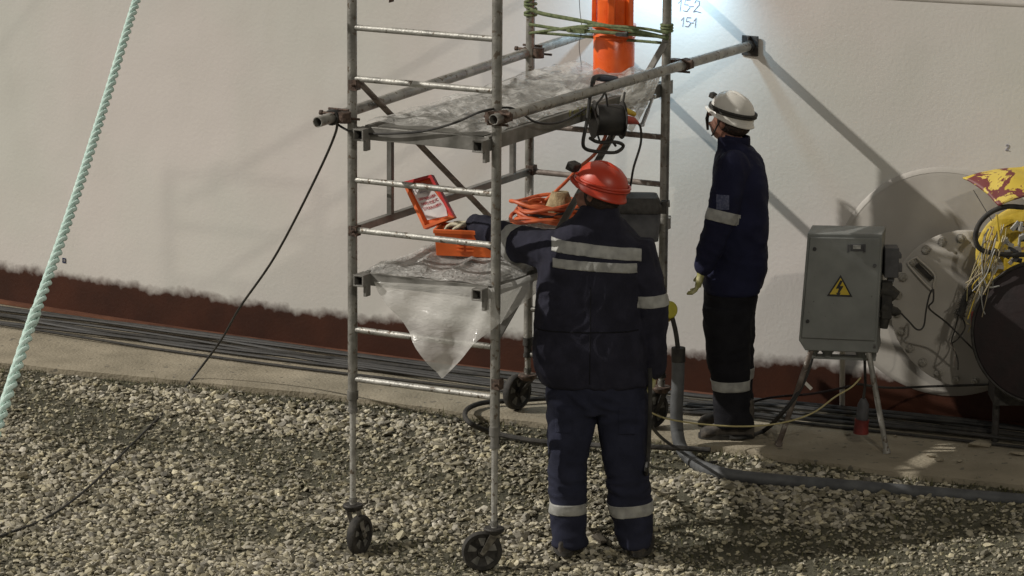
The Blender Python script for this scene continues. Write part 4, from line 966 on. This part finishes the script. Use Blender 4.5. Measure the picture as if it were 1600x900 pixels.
def band(src, cuts, m, parent, name='reflective_stripe', off=.003, keep=None):
    bm = bmesh.new(); bm.from_mesh(src.data)
    for co, no in cuts:
        bmesh.ops.bisect_plane(bm, geom=bm.verts[:] + bm.edges[:] + bm.faces[:], plane_co=co, plane_no=no, clear_outer=True)
    if keep:
        bmesh.ops.delete(bm, geom=[f for f in bm.faces if not keep(f.calc_center_median())], context='FACES')
    bm.normal_update()
    ns = {v: v.normal.copy() for v in bm.verts}
    for v in bm.verts: v.co += ns[v] * off
    me = bpy.data.meshes.new(name); bm.to_mesh(me); bm.free(); me.polygons.foreach_set('use_smooth', [True] * len(me.polygons))
    o = bpy.data.objects.new(name, me); COL.objects.link(o); me.materials.append(m); o.parent = parent
    s = o.modifiers.new('solid', 'SOLIDIFY'); s.thickness = off * .9; s.offset = -1; return o
def ring(c, hx, hy, e=2.3, tilt=(0, 0)): return (Vector(c), Vector((hx, 0, hx * tilt[0])), Vector((0, hy, hy * tilt[1])), e)
def ball(mb, c, r, sx=1, sy=1, sz=1, n=16):
    c = Vector(c); rs = []
    for i in range(1, n):
        a = pi * i / n; rs.append((c + Vector((0, 0, -cos(a) * r * sz)), Vector((sin(a) * r * sx, 0, 0)), Vector((0, sin(a) * r * sy, 0)), 2))
    mb.loft(rs, 20); return mb
def limb(mb, pts, rs, n=18):
    P = [Vector(p) for p in pts]; mb.tube(P, rs, n); ball(mb, P[0], rs[0]); ball(mb, P[-1], rs[-1]); return mb
def head(mb, c, f, up, g=.93):
    # f forward, up: axes; builds skull, jaw, nose, ears, brow, mouth, eyes as one union
    f = f.normalized(); up = up.normalized(); s = f.cross(up).normalized(); c = Vector(c)
    def el(p, a, b, d):
        rs = []
        for i in range(1, 14):
            t = pi * i / 14; rs.append((p + up * (-cos(t) * d * g), f * (sin(t) * a * g), s * (sin(t) * b * g), 2))
        mb.loft(rs, 20)
    el(c + up * .02, .098, .077, .105); el(c + f * .028 - up * .055, .066, .058, .065)
    mb.tube([c + f * .092 + up * .02, c + f * .112 - up * .022, c + f * .118 - up * .030], [.010, .014, .012], 10)   # nose
    mb.tube([c + f * .088 - s * .03 - up * .062, c + f * .100 - up * .060, c + f * .088 + s * .03 - up * .062], .008, 8)  # lips
    mb.tube([c + f * .084 - s * .045 + up * .032, c + f * .096 + up * .034, c + f * .084 + s * .045 + up * .032], .010, 8)  # brow
    for k in (-1, 1):
        el(c + s * k * .078 - f * .005 - up * .012, .020, .010, .032); el(c + f * .086 + s * k * .032 + up * .012, .010, .013, .010)
def helmet(parent, c, f, up, m, lampdir=True, sc=1.0):
    f = f.normalized(); up = up.normalized(); s = f.cross(up).normalized(); c = Vector(c); org = Vector(wloc(parent))
    b = MB(); prof = [(.142, -.030), (.138, -.022), (.131, -.012), (.128, .02), (.120, .055), (.102, .088), (.072, .112), (.036, .125), (.001, .128)]
    n = 40; vs = []
    for r, h in prof:
        for k in range(n):
            t = 2 * pi * k / n; ex_ = 1.12; bm_ = .022 * max(0, cos(t))**3 if r > .135 else 0
            vs.append(c + up * h * sc + (f * cos(t) * (r * ex_ + bm_) + s * sin(t) * r * .93) * sc)
    b.add(vs, [(i * n + k, i * n + (k + 1) % n, (i + 1) * n + (k + 1) % n, (i + 1) * n + k) for i in range(len(prof) - 1) for k in range(n)])
    b.v = [tuple(Vector(p) + org) for p in b.v]; h = obj('hard_hat', b, m, parent, solid=.004)
    r_ = MB(); pts = [c + org + (f * cos(t) * .118 + up * (sin(t) * .112 + .012)) * sc for t in np.linspace(.45, pi - .35, 16)]
    r_.tube(pts, [.006] + [.011] * 14 + [.006], 10); obj('ridge', r_, m, h)
    st_ = MB(); P = [c + org + up * (.012 - .02 * cos(t)) * sc + (f * cos(t) * .149 + s * sin(t) * .1245) * sc for t in np.linspace(0, 2 * pi, 41)[:-1]]
    st_.tube(P, .0065, 6, closed=True); P2 = [p + up * .012 for p in P]; st_.tube(P2, .0065, 6, closed=True)
    return h, st_, org
def glove(parent, w, d, pal, m, curl=.5, size=1.0, thumb=1, spread=.25):
    # w wrist point (local), d direction of hand, pal palm normal; four unequal bent fingers and a thumb from the side
    d = d.normalized(); pal = (pal - d * pal.dot(d)).normalized(); s = d.cross(pal).normalized(); w = Vector(w); b = MB()
    b.loft([(w + d * x * size, s * a * size, pal * c * size, 2.6) for x, a, c in ((-.03, .034, .028), (0, .033, .025), (.03, .040, .019), (.06, .044, .018), (.088, .043, .016))], 18)
    for i, (off, L_) in enumerate(((-.033, .066), (-.011, .077), (.011, .072), (.032, .056))):
        p = w + d * .078 * size + s * off * size; dd = (d + s * off * spread * 4).normalized(); pts = [p]
        for k, f in enumerate((.42, .32, .26)):
            a = curl * (k + .35) * .62; dir_ = dd * cos(a) + pal * sin(a); p = p + dir_ * L_ * f * size; pts.append(p)
        b.tube(pts, [.0105 * size, .0100 * size, .0092 * size, .0075 * size], 10); ball(b, pts[-1], .0078 * size, n=8)
    p = w + d * .022 * size - s * .034 * size * thumb; q = p + (d * .6 - s * thumb * .7 + pal * .25).normalized() * .036 * size; r = q + (d * .85 - s * thumb * .1 + pal * .5).normalized() * .034 * size
    b.tube([p + s * .012 * thumb, p, q, r], [.013, .0135 * size, .0115 * size, .009 * size], 10); ball(b, r, .009 * size, n=8)
    g = organic('glove', b, .0034, m, parent, 2); return g
def boot(parent, heel, toe, m, h=.11):
    heel = Vector(heel); toe = Vector(toe); d = (toe - heel).normalized(); L_ = (toe - heel).length; s = d.cross(EZ)
    b = MB(); rs = []
    for x, wd, ht in ((0, .030, .07), (.04, .040, .10), (.12, .043, h), (.17, .043, .085), (.22, .048, .062), (.26, .046, .052), (.285, .032, .038)):
        c = heel + d * x * L_ / .29; rs.append((c + EZ * ht / 2, s * wd, EZ * ht / 2, 2.8))
    b.loft(rs, 18); b.loft([(heel + d * .055 + EZ * z, d * .055, s * .048, 2.2) for z in (.05, .12, .19)], 18)
    o = organic('boot', b, .006, m, parent, 3)
    so = MB(); so.loft([(heel + d * .29 * .5 * L_ / .29 + EZ * z, d * L_ * .52, s * .050, 2.6) for z in (.0, .022)], 24)
    so.v = [tuple(Vector(p) + wloc(parent)) for p in so.v]; obj('sole', so, m_rubber, o); return o

# --- worker 1: navy coverall, orange helmet, seen from behind, left arm in the toolbox
o1 = S(1.1, .37, gz(1.1, .37) + .012); o1 = Vector((onz(940, 862, o1.z).x, onz(940, 862, o1.z).y, o1.z))
w1 = thing('person', 'worker in dark coverall with grey stripes and orange hard hat reaching left into the orange toolbox', 'person', o1)
w1['label'] = 'worker seen from behind in orange hard hat and striped navy coverall, reaching into the toolbox'
def q1(px, py, y=0.0):  # local x, z from a picture position at depth y
    P = ony(px, py, o1.y + y); return Vector((P.x - o1.x, y, P.z - o1.z))
sh_l, el_l, wr_l = q1(868, 392, .02), q1(803, 380, .22), q1(747, 355, .40)
sh_r, el_r, wr_r = q1(998, 392, -.0), q1(1020, 482, -.02), q1(1020, 572, .06)
hc = q1(936, 300, .03)
hf = Vector((-.80, .50, .34)); hu = Vector((.36, -.16, 1))
bm_ = MB(); head(bm_, hc, hf, hu); bm_.tube([q1(935, 345, .02), hc - hu.normalized() * .05], .058, 14)
bm_.loft([ring(q1(928, y, .02), a, b_) for y, a, b_ in ((345, .06, .06), (365, .15, .08), (400, .16, .09), (500, .15, .09), (600, .15, .09), (640, .10, .07))], 20)
limb(bm_, [sh_l, el_l, wr_l], [.045, .038, .028]); limb(bm_, [sh_r, el_r, wr_r], [.045, .038, .028])
limb(bm_, [q1(895, 620, .0), q1(888, 720, .0), q1(888, 840, .0)], [.06, .045, .035]); limb(bm_, [q1(972, 620, .0), q1(978, 720, .0), q1(990, 840, .0)], [.06, .045, .035])
organic('body', bm_, .008, m_skin, w1, 3)
hr = MB(); f_ = hf.normalized(); u_ = hu.normalized(); s_ = f_.cross(u_).normalized()
hr.loft([(hc - f_ * .022 + u_ * z, f_ * .088 * k, s_ * .081 * k, 2.1) for z, k in ((-.075, .55), (-.06, .78), (-.02, .98), (.04, 1.06), (.09, .85))], 20); organic('hair', hr, .006, m_hair, w1, 2, .003, 3, (60, 60, 30))
t1 = MB()
T = [(598, 931, 83, .15), (575, 922, 84, .155), (545, 921, 86, .155), (510, 920, 83, .15), (470, 921, 80, .145), (435, 922, 79, .145), (408, 924, 80, .145), (388, 925, 77, .135), (370, 927, 68, .12), (355, 930, 52, .10), (343, 934, 37, .085), (330, 936, 29, .072), (322, 937, 27, .068)]
t1.loft([ring(q1(cx, y, .02), hw / 341, d, 2.7) for y, cx, hw, d in T], 32)
mid1 = sh_l.lerp(el_l, .5)
limb(t1, [q1(885, 398, .02), sh_l, mid1, el_l, el_l.lerp(wr_l, .6), wr_l.lerp(el_l, .12)], [.095, .090, .080, .080, .064, .060])
limb(t1, [q1(978, 400, .0), sh_r, sh_r.lerp(el_r, .5), el_r, el_r.lerp(wr_r, .55), wr_r], [.085, .082, .074, .068, .060, .055])
jk = organic('jacket', t1, .0095, m_navy, w1, 6, .012, 1, (13, 13, 7))
L1 = MB()
L1.loft([ring(q1(932, y, .02), hw / 341, d, 2.6) for y, hw, d in ((585, 78, .135), (605, 77, .135), (625, 76, .13), (640, 74, .115))], 28)
L1.loft([ring(q1(cx, y, dy), hw / 341, d, 2.4) for y, cx, hw, d, dy in ((622, 895, 40, .12, .02), (660, 893, 36, .11, .02), (700, 888, 30, .10, .01), (740, 887, 28, .095, .0), (790, 887, 26.5, .088, .0), (825, 889, 25, .082, .0), (845, 891, 26, .082, .0), (851, 890, 26, .084, .0))], 26)
L1.loft([ring(q1(cx, y, dy), hw / 341, d, 2.4) for y, cx, hw, d, dy in ((622, 970, 41, .12, .02), (660, 973, 38, .115, .02), (700, 976, 33, .105, .01), (740, 979, 32, .10, .0), (790, 985, 32, .095, .0), (825, 989, 28, .09, .0), (848, 993, 25, .085, .0), (851, 993, 25, .086, .0))], 26)
tr_ = organic('trousers', L1, .0095, m_blue, w1, 5, .014, 5, (7, 7, 13))
# back stripes, sleeve stripes, leg stripes
def hz(px0, y0, px1, y1, dy=-.14): 
    a, b_ = q1(px0, y0, dy), q1(px1, y1, dy); d = (b_ - a).normalized(); n = d.cross(Vector((0, 1, 0))); n = n if n.z > 0 else -n; return a, n
def xcut(px, sgn, dy=-.14): return (q1(px, 400, dy), Vector((sgn, 0, 0)))
for (ya, yb, yc, yd, xl, xr) in ((377, 393, 396, 412, 862, 1003), (406, 415, 420, 430, 864, 996)):
    a, n = hz(xl, ya, xr, yb); c, n2 = hz(xl, yc, xr, yd)
    band(jk, [(a, n), (c, -n2), xcut(xl, -1), xcut(xr, 1), (Vector((0, -.03, 0)), Vector((0, 1, 0)))], m_refl, w1)
def limbband(src, A, B, t, wd, m, parent, rad=.14, off=.003):
    d = (B - A).normalized(); c = A.lerp(B, t); return band(src, [(c + d * wd / 2, d), (c - d * wd / 2, -d)], m, parent, off=off, keep=lambda p: ((p - c) - d * (p - c).dot(d)).length < rad)
limbband(jk, sh_l, el_l, .96, .055, m_refl, w1, .11); limbband(jk, el_r, q1(1018, 440, -.02), .35, .055, m_refl, w1, .085)
limbband(tr_, q1(887, 850), q1(887, 700), .40, .05, m_refl, w1, .13); limbband(tr_, q1(992, 852), q1(982, 700), .40, .055, m_refl, w1, .13)
# seams: centre back, waist, side pockets on the trousers
for (a, b_) in ((q1(922, 440), q1(922, 590)),):
    band(jk, [(Vector((a.x + .0025, 0, 0)), X_), (Vector((a.x - .0025, 0, 0)), -X_), (a, EZ), (b_, -EZ), (Vector((0, -.03, 0)), Vector((0, 1, 0)))], m_black, w1, 'back_seam', .0015)
a = q1(922, 520, -.14); band(jk, [(a + EZ * .003, EZ), (a - EZ * .003, -EZ), (Vector((0, -.02, 0)), Vector((0, 1, 0))), xcut(838, -1), xcut(1000, 1)], m_black, w1, 'waist_seam', .0015)
for x0, x1, y0, y1 in ((868, 893, 628, 668), (966, 992, 630, 670)):
    band(tr_, [(q1(x0, y0), -X_), (q1(x1, y0), X_), (q1(x0, y0), EZ), (q1(x0, y1), -EZ), (Vector((0, -.03, 0)), Vector((0, 1, 0)))], m_blue, w1, 'back_pocket', .004)
# piping over the right shoulder
pp = MB(); gx = [q1(985, 352, -.07), q1(1000, 375, -.08), q1(1012, 400, -.085), q1(1018, 425, -.08)]
# cuffs, collar
cf_ = MB(); dw = (wr_l - el_l).normalized(); cf_.tube([wr_l - dw * .02, wr_l + dw * .035], [.058, .054], 18); cf_.v = [tuple(Vector(p) + o1) for p in cf_.v]; obj('cuff', cf_, m_navy, w1, bevel=.004)
glove(w1, wr_l + dw * .030, Vector((-1, .30, -.02)), Vector((.1, -.3, -1)), m_glove_w, .7, 1.0, -1)
glove(w1, wr_r + Vector((.004, 0, -.015)), Vector((-.1, .12, -1)), Vector((-1, .25, 0)), m_glove, 1.4, .95, 1)
boot(w1, q1(884, 868, -.085) * 1.0 - Vector((0, 0, q1(884, 868, -.085).z)), Vector((q1(880, 860).x, .20, 0)), m_boot)
boot(w1, Vector((q1(995, 868).x, -.085, 0)), Vector((q1(1012, 860).x, .19, 0)), m_boot)
h, st_, org = helmet(w1, hc + hu.normalized() * .030, hf, hu, m_helm_o, sc=.86)
obj('rain_gutter', MB().tube([], 0) if False else st_, m_helm_o, h)
c = org + hc + hu.normalized() * .05 + hf.normalized() * .165; b = MB(); b.box(c, hf.normalized() * .022, hu.normalized() * .020, s_ * .032); obj('headlamp', b, m_dark, h, bevel=.006)
b = MB(); c = org + hc - hu.normalized() * .055 - hf.normalized() * .06 + s_ * .06; b.lathe(c, s_ - hf.normalized() * .5, [(0, -.004), (.014, -.004), (.014, .010), (0, .012)], 14); obj('strap_clip', b, m_yellowp, h)

# --- worker 2: dark blue jacket, black trousers, white helmet, facing left and looking up
o2 = S(1.03, 1.87, .27); P = onz(1136, 676, .274); o2 = Vector((P.x, P.y, .274))
w2 = thing('person', 'man in white hard hat and dark blue jacket standing by the tank, looking up', 'person', o2)
def q2(px, py, y=0.0):
    P = ony(px, py, o2.y + y); return Vector((P.x - o2.x, y, P.z - o2.z))
K2 = 318
hc2 = q2(1141, 187, .02); hf2 = Vector((-.78, .52, .34)); hu2 = Vector((.27, -.12, 1))
sn, en, wn = q2(1146, 262, -.17), q2(1126, 345, -.21), q2(1101, 412, -.20)
sf, ef, wf = q2(1160, 255, .17), q2(1150, 350, .20), q2(1135, 420, .18)
bm_ = MB(); head(bm_, hc2, hf2, hu2); bm_.tube([q2(1150, 240, .0), hc2 - hu2.normalized() * .05], .056, 14)
bm_.loft([ring(q2(cx, y, 0), a, b_) for y, cx, a, b_ in ((245, 1152, .06, .08), (262, 1154, .09, .15), (300, 1155, .10, .14), (420, 1150, .10, .13), (470, 1145, .09, .12))], 20)
limb(bm_, [sn, en, wn], [.042, .036, .027]); limb(bm_, [sf, ef, wf], [.042, .036, .027])
limb(bm_, [q2(1142, 460, -.08), q2(1138, 560, -.08), q2(1150, 655, -.08)], [.06, .045, .035]); limb(bm_, [q2(1146, 460, .10), q2(1150, 560, .12), q2(1152, 640, .12)], [.06, .045, .035])
organic('body', bm_, .008, m_skin, w2, 3)
hr = MB(); f_ = hf2.normalized(); u_ = hu2.normalized(); s_ = f_.cross(u_).normalized()
hr.loft([(hc2 - f_ * .022 + u_ * z, f_ * .086 * k, s_ * .080 * k, 2.1) for z, k in ((-.05, .7), (-.02, .98), (.04, 1.05), (.09, .85))], 20); organic('hair', hr, .006, m_hair, w2, 2, .003, 3, (60, 60, 30))
t2_ = MB()
T = [(452, 1144, 43, .17), (440, 1146, 45, .175), (420, 1148, 47, .18), (390, 1151, 46, .18), (350, 1153, 44, .185), (310, 1155, 42, .19), (280, 1156, 40, .19), (258, 1155, 37, .18), (243, 1153, 32, .15), (232, 1149, 25, .11), (222, 1142, 19, .075), (214, 1139, 18, .07)]
t2_.loft([ring(q2(cx, y, 0), hw / K2, d, 2.6, (0, 0)) for y, cx, hw, d in T], 32)
limb(t2_, [sn, sn.lerp(en, .5), en, en.lerp(wn, .6), wn], [.078, .073, .066, .058, .052]); limb(t2_, [sf, sf.lerp(ef, .5), ef, wf], [.080, .074, .068, .056])
j2 = organic('jacket', t2_, .0095, m_navy2, w2, 6, .014, 9, (7, 7, 9))
L2_ = MB(); L2_.loft([ring(q2(cx, y, 0), hw / K2, d, 2.5) for y, cx, hw, d in ((435, 1144, 40, .165), (470, 1141, 40, .165), (492, 1139, 39, .15))], 28)
L2_.loft([ring(q2(cx, y, -.085), hw / K2, d, 2.4) for y, cx, hw, d in ((480, 1138, 38, .10), (520, 1137, 36, .098), (560, 1138, 33, .09), (600, 1142, 27, .085), (640, 1144, 28, .085), (664, 1147, 31, .09))], 26)
L2_.loft([ring(q2(cx, y, .10), hw / K2, d, 2.4) for y, cx, hw, d in ((480, 1142, 36, .10), (520, 1145, 33, .095), (560, 1148, 28, .09), (600, 1151, 25, .08), (648, 1150, 27, .085))], 26)
t2b = organic('trousers', L2_, .0095, m_black, w2, 5, .010, 15, (7, 7, 12))
limbband(t2b, q2(1143, 640, -.085), q2(1143, 560, -.085), .51, .05, m_refl, w2, .125)
band(t2b, [(q2(1150, 572, .1), Vector((0, 0, 1))), (q2(1150, 589, .1), Vector((0, 0, -1))), (Vector((0, .02, 0)), Vector((0, -1, 0)))], m_refl, w2, keep=lambda p: p.y > .02)
limbband(j2, sn, en, .92, .055, m_refl, w2, .088)
pt = MB(); c = q2(1123, 312, -.292); c = en.lerp(sn, .40) + Vector((-.02, -.078, 0)); 
band(j2, [(c + EZ * .035, EZ), (c - EZ * .035, -EZ), (c + X_ * .032, X_), (c - X_ * .028, -X_), (Vector((0, -.18, 0)), Vector((0, 1, 0)))], mat('blue_grey_patch', (.05, .06, .12), (.10, .11, .18), scale=90, contrast=(.45, .55)), w2, 'sleeve_patch', .002)
glove(w2, wn + Vector((-.012, 0, -.03)), Vector((-.22, .0, -1)), Vector((-1, .15, .1)), m_glove, .85, .95, -1)
glove(w2, wf + Vector((.0, 0, -.02)), Vector((.05, .0, -1)), Vector((-1, -.2, 0)), m_glove, .8, .95, 1)
boot(w2, Vector((q2(1176, 676).x, -.085, 0)), Vector((q2(1091, 676).x, -.10, 0)), m_boot)
boot(w2, Vector((q2(1170, 676).x, .11, 0)), Vector((q2(1094, 676).x, .15, 0)), m_boot)
h, st_, org = helmet(w2, hc2 + hu2.normalized() * .032, hf2, hu2, m_helm_w, sc=.80)
fn_, un_ = hf2.normalized(), hu2.normalized(); s_ = fn_.cross(un_).normalized()
obj('headlamp_strap', st_, m_rubber, h)
c = org + hc2 + un_ * .068 + fn_ * .128; b = MB(); b.box(c, fn_ * .013, un_ * .013, s_ * .020); obj('headlamp', b, m_dark, h, bevel=.005)
b = MB(); b.tube([org + hc2 + fn_ * .125 + un_ * .01, org + hc2 + fn_ * .122 - un_ * .05, org + hc2 + fn_ * .10 - un_ * .10], [.007, .009, .006], 8); b.tube([org + hc2 + fn_ * .01 - s_ * .083 + un_ * .0, org + hc2 + fn_ * .03 - s_ * .07 - un_ * .08, org + hc2 + fn_ * .07 - un_ * .115], .004, 6); obj('chin_strap', b, m_rubber, w2)
b = MB(); b.lathe(org + q2(1150, 222, 0) , Vector((.1, 0, 1)), [(.072, -.02), (.068, .02), (.064, .035)], 24); obj('collar', b, m_navy2, w2, solid=.006)
# black hose from the hand of worker 1
cable([onv(1015, 575, .35), onv(1016, 600, .35), onv(1015, 660, .36), onv(1013, 710, .37), onv(1010, 740, .38), onz(1012, 762, gz(1.1, .9) + .02)], .010, 'black hose dropping from the right hand of the worker in front', name='hose')
cable([onv(1003, 590, .6), onv(1008, 640, .7), onv(1025, 675, .85), onz(1055, 700, gp(1.1, 1.3).z + .03), onz(1090, 722, gp(1.2, 1.25).z + .02), onz(1120, 722, gp(1.2, 1.4).z + .02)], .008, 'black cable curving from the front worker down to the bend of the grey pipe')
